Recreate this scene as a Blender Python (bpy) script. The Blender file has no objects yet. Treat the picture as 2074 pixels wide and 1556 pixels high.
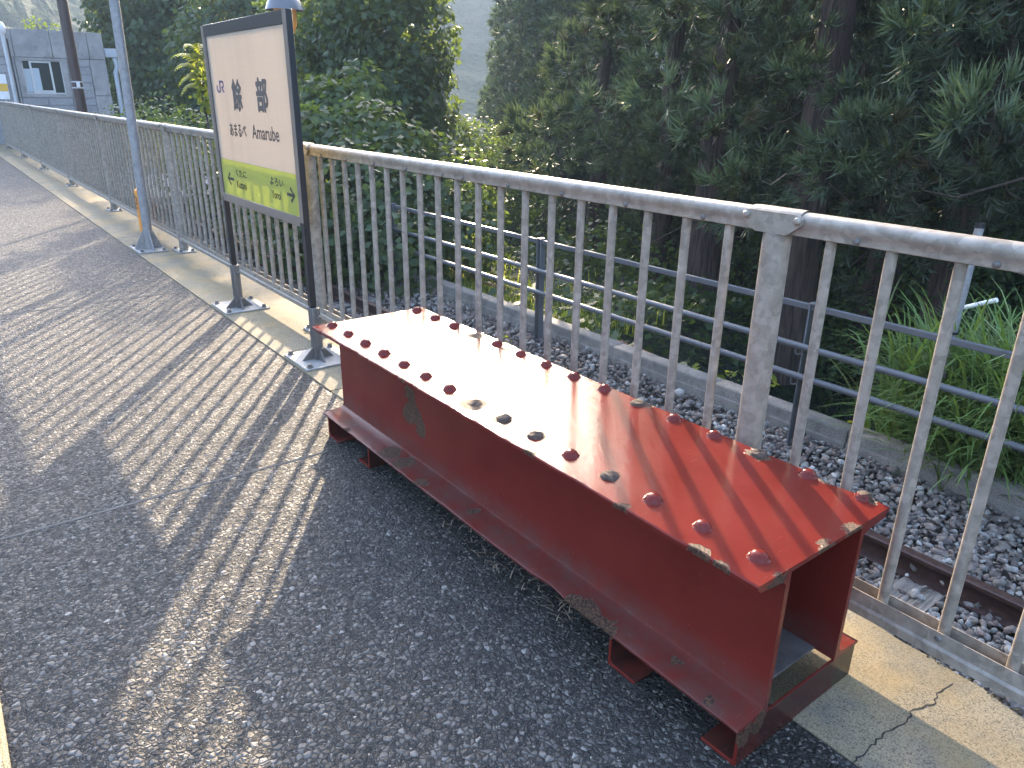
import bpy, bmesh, math, random
import numpy as np
from mathutils import Vector, Matrix
rnd = random.Random(7)
RNG = np.random.default_rng(11)
SC = bpy.context.scene
COL = SC.collection
PI = math.pi

# ------------------------------------------------------------------ camera, sky, sun, exposure
cam = bpy.data.cameras.new('camera')
camo = bpy.data.objects.new('camera', cam); COL.objects.link(camo); SC.camera = camo
cam.sensor_width = 36.0; cam.lens = 26.12; cam.clip_start = 0.05; cam.clip_end = 3000
_rt = Vector((0.6059, 0.7954, 0.0135)); _dn = Vector((0.2950, -0.2089, -0.9324)); _fw = Vector((-0.7388, 0.5689, -0.3612))
_m = Matrix((( _rt.x, -_dn.x, -_fw.x), (_rt.y, -_dn.y, -_fw.y), (_rt.z, -_dn.z, -_fw.z)))
camo.matrix_world = Matrix.Translation((0, 0, 1.3516)) @ _m.to_4x4()

SUN_AZ, SUN_EL = math.radians(-54.7), math.radians(20.0)
SUN_DIR = Vector((math.sin(SUN_AZ) * math.cos(SUN_EL), math.cos(SUN_AZ) * math.cos(SUN_EL), math.sin(SUN_EL)))
w = bpy.data.worlds.new('World'); SC.world = w; w.use_nodes = True
_sk = w.node_tree.nodes.new('ShaderNodeTexSky'); _sk.sky_type = 'NISHITA'; _sk.sun_disc = False
_sk.sun_elevation = SUN_EL; _sk.sun_rotation = SUN_AZ
_sk.air_density = 0.7; _sk.dust_density = 1.9; _sk.ozone_density = 0.1
_bg = w.node_tree.nodes['Background']; _bg.inputs[1].default_value = 0.15
w.node_tree.links.new(_sk.outputs[0], _bg.inputs[0])
sl = bpy.data.lights.new('sun', 'SUN'); sl.energy = 2.2; sl.angle = math.radians(0.7); sl.color = (1.0, 0.80, 0.56)
so = bpy.data.objects.new('sun', sl); COL.objects.link(so)
so.rotation_euler = SUN_DIR.to_track_quat('Z', 'Y').to_euler()
SC.view_settings.view_transform = 'Standard'; SC.view_settings.look = 'None'
SC.view_settings.exposure = 3.8; SC.view_settings.gamma = 1.0
try: SC.view_settings.use_curve_mapping = False
except Exception: pass
SC.render.engine = 'CYCLES'
SC.cycles.max_bounces = 8; SC.cycles.diffuse_bounces = 4; SC.cycles.glossy_bounces = 3
SC.cycles.transmission_bounces = 4; SC.cycles.transparent_max_bounces = 8; SC.cycles.volume_bounces = 0
SC.cycles.use_denoising = True
SC.cycles.sample_clamp_indirect = 6.0

# ------------------------------------------------------------------ helpers: materials
class G:
    def __init__(s, name):
        s.m = bpy.data.materials.new(name); s.m.use_nodes = True
        s.t = s.m.node_tree; s.t.nodes.clear()
        s.out = s.t.nodes.new('ShaderNodeOutputMaterial')
    def n(s, typ, ins=None, **props):
        nd = s.t.nodes.new('ShaderNode' + typ)
        for k, v in props.items(): setattr(nd, k, v)
        for k, v in (ins or {}).items():
            sock = nd.inputs[k]
            if isinstance(v, bpy.types.NodeSocket): s.t.links.new(v, sock)
            elif isinstance(v, bpy.types.Node): s.t.links.new(v.outputs[0], sock)
            else:
                if isinstance(v, tuple) and len(v) == 3 and sock.type == 'RGBA': v = v + (1,)
                sock.default_value = v
        return nd
    def pos(s): return s.n('NewGeometry').outputs['Position']
    def obj(s): return s.n('TexCoord').outputs['Object']
    def scale(s, v, sc): return s.n('VectorMath', {0: v, 1: sc}, operation='MULTIPLY').outputs[0]
    def noise(s, v, sc, det=4, rough=0.55, dist=0.0):
        return s.n('TexNoise', {'Vector': v, 'Scale': sc, 'Detail': det, 'Roughness': rough, 'Distortion': dist}).outputs[0]
    def ramp(s, fac, stops):
        r = s.n('ValToRGB', {'Fac': fac}); e = r.color_ramp.elements
        while len(e) < len(stops): e.new(0.5)
        for el, (p, c) in zip(e, stops):
            el.position = p; el.color = (c if isinstance(c, tuple) else (c, c, c)) + (1,)
        return r.outputs[0]
    def math(s, op, a, b=0.0, c=0.0, clamp=False):
        nd = s.n('Math', {0: a, 1: b, 2: c}, operation=op); nd.use_clamp = clamp
        return nd.outputs[0]
    def mix(s, f, a, b, mode='MIX'):
        nd = s.t.nodes.new('ShaderNodeMix'); nd.data_type = 'RGBA'; nd.blend_type = mode
        for i, v in ((0, f), (6, a), (7, b)):
            if isinstance(v, bpy.types.NodeSocket): s.t.links.new(v, nd.inputs[i])
            else: nd.inputs[i].default_value = (v + (1,)) if isinstance(v, tuple) else v
        return nd.outputs[2]
    def bump(s, h, strength, dist, normal=None):
        ins = {'Height': h, 'Strength': strength, 'Distance': dist}
        if normal is not None: ins['Normal'] = normal
        return s.n('Bump', ins).outputs[0]
    def bsdf(s, color, rough=0.5, metal=0.0, normal=None, **kw):
        ins = {'Base Color': color, 'Roughness': rough, 'Metallic': metal}
        if normal is not None: ins['Normal'] = normal
        ins.update(kw)
        return s.n('BsdfPrincipled', ins)
    def done(s, sh):
        s.t.links.new(sh.outputs[0] if isinstance(sh, bpy.types.Node) else sh, s.out.inputs['Surface']); return s.m

def m_plain(name, c, rough=0.5, metal=0.0, var=0.15, sc=18.0, bump=0.0):
    g = G(name); p = g.pos(); f = g.noise(p, sc)
    col = g.mix(g.ramp(f, [(0.3, 0.0), (0.7, 1.0)]), tuple(x * (1 - var) for x in c), tuple(x * (1 + var) for x in c))
    nm = g.bump(g.noise(p, sc * 8), bump, 0.003) if bump else None
    return g.done(g.bsdf(col, rough, metal, nm))

def m_galv(name, a=(0.195, 0.168, 0.135), b=(0.375, 0.325, 0.268), rough=0.46, metal=0.15):
    g = G(name); p = g.pos()
    v = g.n('TexVoronoi', {'Vector': p, 'Scale': 55.0, 'Randomness': 1.0}).outputs['Color']
    f = g.noise(p, 22, 5, 0.65); f2 = g.noise(p, 4.5, 3)
    f3 = g.math('ADD', g.math('MULTIPLY', f, 0.7), g.math('MULTIPLY', g.n('SeparateColor', {0: v}).outputs[0], 0.22))
    col = g.mix(g.ramp(f3, [(0.32, 0.0), (0.75, 1.0)]), a, b)
    col = g.mix(g.ramp(f2, [(0.52, 0.0), (0.75, 0.35)]), col, (0.33, 0.265, 0.19))
    st = g.noise(g.scale(p, (40, 40, 5)), 1.0, 3)
    col = g.mix(g.ramp(st, [(0.66, 0.0), (0.82, 0.3)]), col, (0.20, 0.185, 0.16))
    rg = g.math('ADD', g.math('MULTIPLY', f, 0.25), rough - 0.12)
    return g.done(g.bsdf(col, rg, metal, g.bump(g.noise(p, 160, 3), 0.25, 0.002)))

def m_asphalt():
    g = G('asphalt_mat'); p = g.pos()
    pj = g.n('VectorMath', {0: p, 1: g.scale(g.n('TexNoise', {'Vector': p, 'Scale': 45.0}).outputs[1], (0.010, 0.010, 0.0))}, operation='ADD').outputs[0]
    S1, S2 = 74.0, 170.0
    v1 = g.n('TexVoronoi', {'Vector': pj, 'Scale': S1, 'Randomness': 1.0}); v2 = g.n('TexVoronoi', {'Vector': pj, 'Scale': S2, 'Randomness': 1.0})
    e1 = g.n('TexVoronoi', {'Vector': pj, 'Scale': S1, 'Randomness': 1.0}, feature='DISTANCE_TO_EDGE').outputs[0]
    e2 = g.n('TexVoronoi', {'Vector': pj, 'Scale': S2, 'Randomness': 1.0}, feature='DISTANCE_TO_EDGE').outputs[0]
    c1 = g.n('SeparateColor', {0: v1.outputs['Color']}); c2 = g.n('SeparateColor', {0: v2.outputs['Color']})
    stone = g.ramp(c1.outputs[0], [(0.0, (0.045, 0.042, 0.039)), (0.55, (0.096, 0.089, 0.081)), (0.86, (0.145, 0.133, 0.119)), (0.97, (0.20, 0.182, 0.162)), (1.0, (0.28, 0.26, 0.23))])
    fine = g.ramp(c2.outputs[1], [(0.0, (0.026, 0.025, 0.023)), (0.7, (0.080, 0.074, 0.067)), (0.93, (0.165, 0.15, 0.13)), (1.0, (0.36, 0.32, 0.26))])
    pick = g.ramp(c1.outputs[1], [(0.42, 0.0), (0.46, 1.0)])          # part of the cells hold one stone, the rest fines
    col = g.mix(pick, fine, stone)
    d1 = g.ramp(e1, [(0.0, 0.0), (0.10, 0.55), (0.30, 1.0)]); d2 = g.ramp(e2, [(0.0, 0.0), (0.25, 1.0)])
    hgt = g.n('Mix', {}, data_type='FLOAT'); g.t.links.new(pick, hgt.inputs[0])
    g.t.links.new(g.math('MULTIPLY', d2, g.math('ADD', g.math('MULTIPLY', c2.outputs[2], 0.5), 0.10)), hgt.inputs[2])
    g.t.links.new(g.math('MULTIPLY', d1, g.math('ADD', g.math('MULTIPLY', c1.outputs[2], 0.9), 0.35)), hgt.inputs[3])
    h = hgt.outputs[0]
    col = g.mix(g.ramp(h, [(0.02, 1.0), (0.20, 0.0)]), col, (0.016, 0.016, 0.016))
    wear = g.noise(p, 1.3, 5, 0.6)
    col = g.mix(g.ramp(wear, [(0.35, 0.0), (0.7, 0.35)]), col, g.mix(1.0, col, (1.5, 1.42, 1.3), 'MULTIPLY'))
    # black grime washed out from under the bench, plus painted shade below its edge
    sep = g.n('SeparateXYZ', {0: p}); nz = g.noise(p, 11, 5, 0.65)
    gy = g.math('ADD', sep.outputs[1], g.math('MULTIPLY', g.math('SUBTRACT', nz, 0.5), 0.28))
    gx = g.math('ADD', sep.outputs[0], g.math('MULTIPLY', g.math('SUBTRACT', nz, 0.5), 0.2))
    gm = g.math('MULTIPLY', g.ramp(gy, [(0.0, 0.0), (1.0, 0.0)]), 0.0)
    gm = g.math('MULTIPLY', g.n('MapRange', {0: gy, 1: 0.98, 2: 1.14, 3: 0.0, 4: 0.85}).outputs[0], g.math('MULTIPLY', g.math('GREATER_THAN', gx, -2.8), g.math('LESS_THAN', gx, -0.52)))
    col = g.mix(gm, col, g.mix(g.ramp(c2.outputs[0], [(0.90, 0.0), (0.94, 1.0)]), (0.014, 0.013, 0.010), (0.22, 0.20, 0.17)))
    tilt = g.n('VectorMath', {0: g.n('VectorMath', {0: v1.outputs['Color'], 1: (0.5, 0.5, 0.5)}, operation='SUBTRACT').outputs[0], 1: (0.9, 0.9, 0.0)}, operation='MULTIPLY').outputs[0]
    hh = g.math('ADD', h, g.math('MULTIPLY', g.noise(p, 60, 4, 0.7), 0.55))
    nm = g.bump(hh, 1.0, 0.0125)
    nm = g.n('VectorMath', {0: g.n('VectorMath', {0: nm, 1: g.scale(tilt, (0.5, 0.5, 0.0))}, operation='ADD').outputs[0]}, operation='NORMALIZE').outputs[0]
    rg = g.math('ADD', g.math('MULTIPLY', c1.outputs[2], 0.25), 0.55)
    return g.done(g.bsdf(col, rg, 0.0, nm, **{'Specular IOR Level': 0.35}))

def m_concrete(name, a, b, c, warm=0.0, bump=0.5, sc=1.0):
    g = G(name); p = g.pos()
    big = g.noise(p, 2.2 * sc, 6, 0.62, 0.4); mid = g.noise(p, 9 * sc, 5, 0.6); fin = g.noise(p, 260, 3, 0.7)
    col = g.mix(g.ramp(big, [(0.34, 0.0), (0.64, 1.0)]), a, b)
    col = g.mix(g.ramp(mid, [(0.50, 0.0), (0.72, 0.75)]), col, c)
    spk = g.ramp(fin, [(0.36, 0.25), (0.50, 1.0), (0.66, 1.25)])
    col = g.mix(1.0, col, spk, 'MULTIPLY')
    if warm: col = g.mix(g.ramp(g.noise(p, 3.7, 4), [(0.45, 0.0), (0.65, warm)]), col, (0.27, 0.185, 0.065))
    nm = g.bump(g.math('ADD', fin, g.math('MULTIPLY', mid, 0.6)), bump, 0.004)
    return g.done(g.bsdf(col, 0.85, 0.0, nm))

RUST_SPOTS = []   # (x, y, z, r) in world; filled before the bench material is made
def m_redpaint():
    g = G('red_paint'); p = g.pos()
    warp = g.n('VectorMath', {0: p, 1: g.scale(g.n('VectorMath', {0: g.n('TexNoise', {'Vector': p, 'Scale': 38.0, 'Detail': 5.0}).outputs[1], 1: (0.5, 0.5, 0.5)}, operation='SUBTRACT').outputs[0], (0.055, 0.055, 0.055))}, operation='ADD').outputs[0]
    mask = None
    for (x, y, z, r) in RUST_SPOTS:
        d = g.n('VectorMath', {0: warp, 1: (x, y, z)}, operation='DISTANCE').outputs['Value']
        k = g.math('SUBTRACT', 1.0, g.math('DIVIDE', d, r))
        mask = k if mask is None else g.math('MAXIMUM', mask, k)
    rust = g.ramp(mask, [(0.0, 0.0), (0.10, 1.0)])
    pitt = g.ramp(g.noise(p, 55, 5, 0.7), [(0.70, 0.0), (0.74, 1.0)])
    rust = g.math('MAXIMUM', rust, g.math('MULTIPLY', pitt, g.ramp(g.noise(p, 3.0, 2), [(0.60, 0.0), (0.68, 0.8)])))
    var = g.noise(p, 6, 4)
    red = g.mix(g.ramp(var, [(0.3, 0.0), (0.7, 1.0)]), (0.112, 0.0145, 0.0100), (0.136, 0.0190, 0.0135))
    # dusty film on the bottom flange (it lies there whatever the light)
    sep = g.n('SeparateXYZ', {0: p})
    low = g.ramp(sep.outputs[2], [(0.095, 0.0), (0.102, 1.0), (0.125, 1.0), (0.20, 0.0)])
    dust = g.math('MULTIPLY', low, g.ramp(g.noise(p, 14, 5, 0.65), [(0.35, 0.15), (0.7, 0.75)]))
    red = g.mix(dust, red, (0.085, 0.048, 0.040))
    # rear part of the feet: paint worn to olive primer
    back = g.math('ADD', sep.outputs[1], g.math('MULTIPLY', g.noise(p, 30, 3), 0.012))
    bmask = g.math('MULTIPLY', g.math('GREATER_THAN', back, 1.512), g.math('LESS_THAN', sep.outputs[2], 0.098))
    red = g.mix(bmask, red, (0.085, 0.068, 0.042))
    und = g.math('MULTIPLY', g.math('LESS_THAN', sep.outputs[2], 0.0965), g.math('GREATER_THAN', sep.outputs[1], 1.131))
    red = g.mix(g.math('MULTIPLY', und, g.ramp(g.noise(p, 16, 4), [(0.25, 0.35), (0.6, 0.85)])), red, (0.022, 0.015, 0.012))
    rc = g.mix(g.ramp(g.noise(p, 170, 5, 0.75), [(0.42, 0.0), (0.62, 1.0)]), (0.014, 0.010, 0.008), (0.150, 0.080, 0.046))
    col = g.mix(rust, red, rc)
    # fine scratches and orange peel in the paint
    strk = g.noise(g.scale(p, (14, 90, 40)), 3.0, 4, 0.6)
    peel = g.noise(p, 230, 2, 0.5); wav = g.noise(p, 26, 3)
    scr = g.n('TexNoise', {'Vector': g.scale(p, (260, 18, 60)), 'Scale': 1.0, 'Detail': 3.0}).outputs[0]
    col = g.mix(g.ramp(scr, [(0.68, 0.0), (0.75, 0.35)]), col, (0.28, 0.085, 0.07))
    h = g.math('ADD', g.math('MULTIPLY', strk, 0.8), g.math('ADD', g.math('MULTIPLY', peel, 0.30), g.math('MULTIPLY', wav, 1.2)))
    n1 = g.bump(h, 0.20, 0.0022)
    hr = g.math('MULTIPLY', g.math('ADD', g.noise(p, 150, 6, 0.75), g.math('MULTIPLY', rust, -0.6)), g.math('ADD', g.math('MULTIPLY', rust, 3.0), 0.02))
    n2 = g.bump(hr, 0.55, 0.004, n1)
    rg = g.math('ADD', g.math('MULTIPLY', rust, 0.5), g.math('ADD', g.math('MULTIPLY', dust, 0.22), g.math('MULTIPLY', g.noise(p, 30, 4), 0.07)))
    rg = g.math('ADD', rg, 0.075)
    return g.done(g.bsdf(col, rg, 0.0, n2, **{'Specular IOR Level': 0.20}))

def m_leaf(name, stops, trans=0.35, tcol=(0.30, 0.42, 0.05), rough=0.5):
    g = G(name)
    a = g.n('Attribute', attribute_name='tint').outputs['Fac']
    col = g.ramp(a, stops)
    b = g.bsdf(col, rough, 0.0, **{'Specular IOR Level': 0.35})
    t = g.n('BsdfTranslucent', {'Color': g.mix(0.6, col, tcol)})
    mx = g.n('MixShader', {0: trans, 1: b.outputs[0], 2: t.outputs[0]})
    return g.done(mx)

def m_bark(name, a, b):
    g = G(name); p = g.pos()
    f = g.noise(g.scale(p, (26, 26, 1.8)), 1.0, 5, 0.6, 0.3)
    col = g.mix(g.ramp(f, [(0.38, 0.0), (0.62, 1.0)]), a, b)
    return g.done(g.bsdf(col, 0.9, 0.0, g.bump(f, 0.9, 0.03)))

def m_stone():
    g = G('ballast_stone'); p = g.pos()
    a = g.n('Attribute', attribute_name='tint').outputs['Fac']
    col = g.ramp(a, [(0.0, (0.070, 0.060, 0.053)), (0.30, (0.125, 0.105, 0.090)), (0.5, (0.175, 0.152, 0.130)), (0.68, (0.165, 0.122, 0.102)), (0.82, (0.19, 0.185, 0.170)), (0.95, (0.28, 0.26, 0.23)), (1.0, (0.38, 0.355, 0.32))])
    f = g.noise(p, 70, 5, 0.7)
    col = g.mix(1.0, col, g.ramp(f, [(0.3, 0.75), (0.7, 1.45)]), 'MULTIPLY')
    return g.done(g.bsdf(col, 0.88, 0.0, g.bump(f, 0.5, 0.008)))

def m_wood(name):
    g = G(name); p = g.pos()
    f = g.noise(g.scale(p, (75, 5, 30)), 1.0, 6, 0.65, 0.6); f2 = g.noise(p, 8, 3)
    col = g.mix(g.ramp(f, [(0.36, 0.0), (0.56, 1.0)]), (0.040, 0.033, 0.027), (0.22, 0.195, 0.165))
    col = g.mix(g.ramp(f2, [(0.4, 0.0), (0.7, 0.5)]), col, (0.17, 0.15, 0.13))
    return g.done(g.bsdf(col, 0.9, 0.0, g.bump(f, 0.9, 0.012)))

def m_panel(name, c, ripple=True):
    g = G(name); p = g.pos()
    sep = g.n('SeparateXYZ', {0: p})
    stn = g.noise(g.scale(p, (9, 9, 0.9)), 1.0, 4, 0.6)
    col = g.mix(g.ramp(stn, [(0.45, 0.0), (0.75, 0.28)]), c, tuple(x * 0.72 for x in c))
    wv = g.math('SINE', g.math('MULTIPLY', g.math('ADD', sep.outputs[2], g.math('MULTIPLY', g.noise(p, 3, 2), 0.01)), 620.0))
    nm = g.bump(wv, 0.25, 0.001) if ripple else None
    t = g.n('BsdfTranslucent', {'Color': col})
    return g.done(g.n('MixShader', {0: 0.5, 1: g.bsdf(col, 0.38, 0.0, nm).outputs[0], 2: t.outputs[0]}))

# ------------------------------------------------------------------ helpers: meshes
def newobj(name, me, mat, parent=None):
    o = bpy.data.objects.new(name, me); COL.objects.link(o)
    if mat is not None and me is not None and len(me.materials) == 0: me.materials.append(mat)
    if parent is not None: o.parent = parent; o.matrix_parent_inverse = Matrix.Identity(4)
    return o
def tag(o, label=None, cat=None, group=None, kind=None):
    if label: o['label'] = label
    if cat: o['category'] = cat
    if group: o['group'] = group
    if kind: o['kind'] = kind
    return o
def thing(name, label, cat, loc=(0, 0, 0), group=None):
    o = bpy.data.objects.new(name, None); COL.objects.link(o); o.location = loc; o.empty_display_size = 0.1
    return tag(o, label, cat, group)

class MB:
    """collects shapes; .o origin is subtracted so that parts sit in their thing's frame"""
    def __init__(s, o=(0, 0, 0)): s.v = []; s.f = []; s.o = Vector(o)
    def add(s, vs, fs):
        b = len(s.v); s.v += [tuple(Vector(v) - s.o) for v in vs]; s.f += [tuple(b + i for i in f) for f in fs]; return s
    def box(s, x0, x1, y0, y1, z0, z1):
        return s.add([(x0, y0, z0), (x1, y0, z0), (x1, y1, z0), (x0, y1, z0), (x0, y0, z1), (x1, y0, z1), (x1, y1, z1), (x0, y1, z1)],
                     [(0, 3, 2, 1), (4, 5, 6, 7), (0, 1, 5, 4), (1, 2, 6, 5), (2, 3, 7, 6), (3, 0, 4, 7)])
    def tube(s, pts, rads, n=12, caps=True):
        pts = [Vector(p) for p in pts]
        if not isinstance(rads, (list, tuple)): rads = [rads] * len(pts)
        rings = []; up = None
        for i, p in enumerate(pts):
            d = (pts[min(i + 1, len(pts) - 1)] - pts[max(i - 1, 0)]).normalized()
            if up is None: up = d.orthogonal().normalized()
            up = (up - d * up.dot(d)).normalized(); sd = d.cross(up)
            rings.append([p + rads[i] * (math.cos(2 * PI * k / n) * up + math.sin(2 * PI * k / n) * sd) for k in range(n)])
        vs = [v for r in rings for v in r]; fs = []
        for i in range(len(pts) - 1):
            for k in range(n):
                fs.append((i * n + k, i * n + (k + 1) % n, (i + 1) * n + (k + 1) % n, (i + 1) * n + k))
        if caps: fs += [tuple(reversed(range(n))), tuple((len(pts) - 1) * n + k for k in range(n))]
        return s.add(vs, fs)
    def prism_x(s, prof, x0, x1, xs=None):   # closed profile [(y,z)] swept along x
        xs = xs or [x0, x1]; n = len(prof)
        vs = [(x, y, z) for x in xs for (y, z) in prof]; fs = []
        for i in range(len(xs) - 1):
            for k in range(n): fs.append((i * n + k, (i + 1) * n + k, (i + 1) * n + (k + 1) % n, i * n + (k + 1) % n))
        fs += [tuple(range(n)), tuple((len(xs) - 1) * n + k for k in reversed(range(n)))]
        return s.add(vs, fs)
    def prism_y(s, prof, y0, y1):            # closed profile [(x,z)] swept along y
        n = len(prof); vs = [(x, y, z) for y in (y0, y1) for (x, z) in prof]
        fs = [(k, (k + 1) % n, n + (k + 1) % n, n + k) for k in range(n)] + [tuple(reversed(range(n))), tuple(n + k for k in range(n))]
        return s.add(vs, fs)
    def prism_z(s, prof, z0, z1):
        n = len(prof); vs = [(x, y, z) for z in (z0, z1) for (x, y) in prof]
        fs = [(k, (k + 1) % n, n + (k + 1) % n, n + k) for k in range(n)] + [tuple(reversed(range(n))), tuple(n + k for k in range(n))]
        return s.add(vs, fs)
    def lathe(s, prof, c, axis='z', n=16):   # profile [(r,h)]
        c = Vector(c); vs = []; fs = []
        for (r, h) in prof:
            for k in range(n):
                a = 2 * PI * k / n; u, v = r * math.cos(a), r * math.sin(a)
                vs.append(c + (Vector((u, v, h)) if axis == 'z' else Vector((u, h, v)) if axis == 'y' else Vector((h, u, v))))
        for i in range(len(prof) - 1):
            for k in range(n): fs.append((i * n + k, i * n + (k + 1) % n, (i + 1) * n + (k + 1) % n, (i + 1) * n + k))
        return s.add(vs, fs)
    def mesh(s, name, smooth=True, bevel=0.0, seg=1):
        me = bpy.data.meshes.new(name); me.from_pydata(s.v, [], s.f)
        bm = bmesh.new(); bm.from_mesh(me)
        bmesh.ops.recalc_face_normals(bm, faces=bm.faces)
        if bevel:
            ed = [e for e in bm.edges if len(e.link_faces) == 2 and e.calc_face_angle(0) > 0.6]
            bmesh.ops.bevel(bm, geom=ed, offset=bevel, segments=seg, affect='EDGES', clamp_overlap=True, profile=0.6)
        bm.to_mesh(me); bm.free()
        if smooth:
            me.polygons.foreach_set('use_smooth', [True] * len(me.polygons)); me.set_sharp_from_angle(angle=math.radians(38))
        return me
    def build(s, name, mat, parent=None, **kw): return newobj(name, s.mesh(name, **kw), mat, parent)

def npmesh(name, V, F, tint=None, smooth=False):
    V = np.asarray(V, np.float32); F = np.asarray(F, np.int32); k = F.shape[1]
    me = bpy.data.meshes.new(name)
    me.vertices.add(len(V)); me.vertices.foreach_set('co', V.ravel())
    me.loops.add(F.size); me.loops.foreach_set('vertex_index', F.ravel())
    me.polygons.add(len(F)); me.polygons.foreach_set('loop_start', np.arange(0, F.size, k, dtype=np.int32))
    if smooth: me.polygons.foreach_set('use_smooth', np.ones(len(F), bool))
    me.update(calc_edges=True)
    if tint is not None:
        at = me.attributes.new('tint', 'FLOAT', 'POINT'); at.data.foreach_set('value', np.asarray(tint, np.float32))
    return me
def vn(a): return a / np.maximum(np.linalg.norm(a, axis=-1, keepdims=True), 1e-9)

# camera ray: photo pixel (2074 x 1556) and a distance or a plane -> world point (used only to look up where things stand)
_M = np.array([[0.6059, 0.7954, 0.0135], [0.2950, -0.2089, -0.9324], [-0.7388, 0.5689, -0.3612]])
def ray(px, py): return _M.T @ np.array([(px - 1037) / 1504.87, (py - 778) / 1504.87, 1.0])
def at_d(px, py, d): r = ray(px, py); return Vector(r / np.linalg.norm(r) * d) + Vector((0, 0, 1.3516))
def at_y(px, py, Y): r = ray(px, py); return Vector(r * (Y / r[1])) + Vector((0, 0, 1.3516))
def at_z(px, py, Z): r = ray(px, py); return Vector(r * ((Z - 1.3516) / r[2])) + Vector((0, 0, 1.3516))

# ------------------------------------------------------------------ materials
M = {}
M['asphalt'] = m_asphalt()
M['strip'] = m_concrete('edge_concrete', (0.185, 0.158, 0.108), (0.245, 0.200, 0.122), (0.125, 0.115, 0.092), warm=0.5, bump=0.6)
M['kerb'] = m_concrete('kerb_concrete', (0.17, 0.155, 0.135), (0.26, 0.235, 0.20), (0.10, 0.095, 0.085), bump=0.7)
M['slab'] = m_concrete('path_concrete', (0.40, 0.35, 0.30), (0.48, 0.42, 0.36), (0.30, 0.27, 0.24), bump=0.4)
M['house'] = m_concrete('house_concrete', (0.27, 0.25, 0.235), (0.40, 0.375, 0.35), (0.19, 0.18, 0.17), bump=0.4, sc=0.5)
M['house2'] = m_concrete('house_block', (0.27, 0.265, 0.26), (0.34, 0.33, 0.32), (0.21, 0.205, 0.20), bump=0.4, sc=0.6)
M['galv'] = m_galv('galvanised_steel')
M['galvlamp'] = m_galv('galvanised_pole', (0.21, 0.205, 0.205), (0.33, 0.325, 0.325))
M['plate'] = m_galv('galvanised_plate', (0.24, 0.23, 0.21), (0.34, 0.325, 0.30), 0.55, 0.0)
M['bolt'] = m_plain('bolt_steel', (0.16, 0.15, 0.14), 0.5, 0.5)
M['darkgrey'] = m_plain('grey_fence_paint', (0.085, 0.090, 0.098), 0.38, 0.0, 0.08, 9)
M['black'] = m_plain('black_sign_frame', (0.018, 0.019, 0.022), 0.35, 0.2, 0.1, 8)
M['bronze'] = m_plain('bronze_sign_frame', (0.185, 0.150, 0.122), 0.34, 0.15, 0.10, 14)
M['bronzepost'] = m_plain('bronze_post', (0.145, 0.13, 0.115), 0.42, 0.15, 0.15, 14)
M['panel'] = m_panel('sign_cream', (0.56, 0.50, 0.42))
M['lime'] = m_panel('sign_lime', (0.50, 0.525, 0.14), False)
M['ink'] = m_plain('sign_ink', (0.085, 0.072, 0.065), 0.5, 0, 0.05)
M['inkgreen'] = m_plain('sign_ink_dark', (0.035, 0.035, 0.025), 0.5, 0, 0.05)
M['navy'] = m_plain('sign_navy', (0.045, 0.05, 0.14), 0.45, 0, 0.05)
M['rail'] = m_plain('rail_rust', (0.070, 0.040, 0.034), 0.42, 0.45, 0.25, 30, 0.2)
M['rustpipe'] = m_plain('rusty_pipe', (0.19, 0.085, 0.055), 0.7, 0.1, 0.3, 20, 0.3)
M['stone'] = m_stone(); M['wood'] = m_wood('sleeper_wood')
M['soil'] = m_plain('soil', (0.055, 0.045, 0.035), 0.95, 0, 0.4, 6, 0.5)
M['bed'] = m_plain('ballast_bed', (0.075, 0.066, 0.058), 0.95, 0, 0.5, 30, 0.8)
M['forestfloor'] = m_plain('forest_floor', (0.035, 0.04, 0.022), 0.95, 0, 0.4, 2, 0.5)
M['brownpole'] = m_plain('brown_pole', (0.052, 0.030, 0.026), 0.45, 0.1, 0.15, 6)
M['white'] = m_plain('white_paint', (0.72, 0.71, 0.69), 0.45, 0, 0.06, 6)
M['lightgrey'] = m_plain('light_grey_paint', (0.46, 0.46, 0.46), 0.45, 0, 0.08, 6)
M['orange'] = m_plain('orange_paint', (0.68, 0.24, 0.010), 0.5, 0, 0.12, 12)
M['yellow'] = m_plain('yellow_board', (0.70, 0.42, 0.06), 0.5, 0, 0.06, 12)
M['tile'] = m_concrete('tactile_yellow', (0.66, 0.47, 0.22), (0.70, 0.51, 0.25), (0.56, 0.40, 0.19), bump=0.4)
M['inkblack'] = m_plain('black_ink', (0.01, 0.01, 0.01), 0.5, 0, 0.0)
M['joint'] = m_plain('joint_filler', (0.165, 0.138, 0.112), 0.8, 0, 0.25, 20, 0.3)
M['moss'] = m_plain('moss', (0.060, 0.050, 0.018), 0.95, 0, 0.4, 60, 0.8)
M['crack'] = m_plain('crack_dirt', (0.025, 0.022, 0.018), 0.95, 0, 0.3)
M['glass'] = m_plain('window_glass', (0.025, 0.032, 0.030), 0.08, 0, 0.2, 1.5)
M['blind'] = m_plain('window_blind', (0.40, 0.45, 0.48), 0.5, 0, 0.05, 2)
M['alu'] = m_plain('window_aluminium', (0.52, 0.52, 0.49), 0.4, 0.2, 0.06, 6)
M['duct'] = m_plain('pvc_grey', (0.38, 0.40, 0.42), 0.5, 0, 0.08, 6)
M['shade'] = m_plain('lamp_shade_grey', (0.13, 0.135, 0.145), 0.3, 0.2, 0.06, 6)
g = G('lamp_globe'); _b = g.bsdf((0.85, 0.55, 0.22), 0.3); _t = g.n('BsdfTranslucent', {'Color': (0.95, 0.62, 0.22)})
M['globe'] = g.done(g.n('MixShader', {0: 0.6, 1: _b.outputs[0], 2: _t.outputs[0]}))
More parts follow.
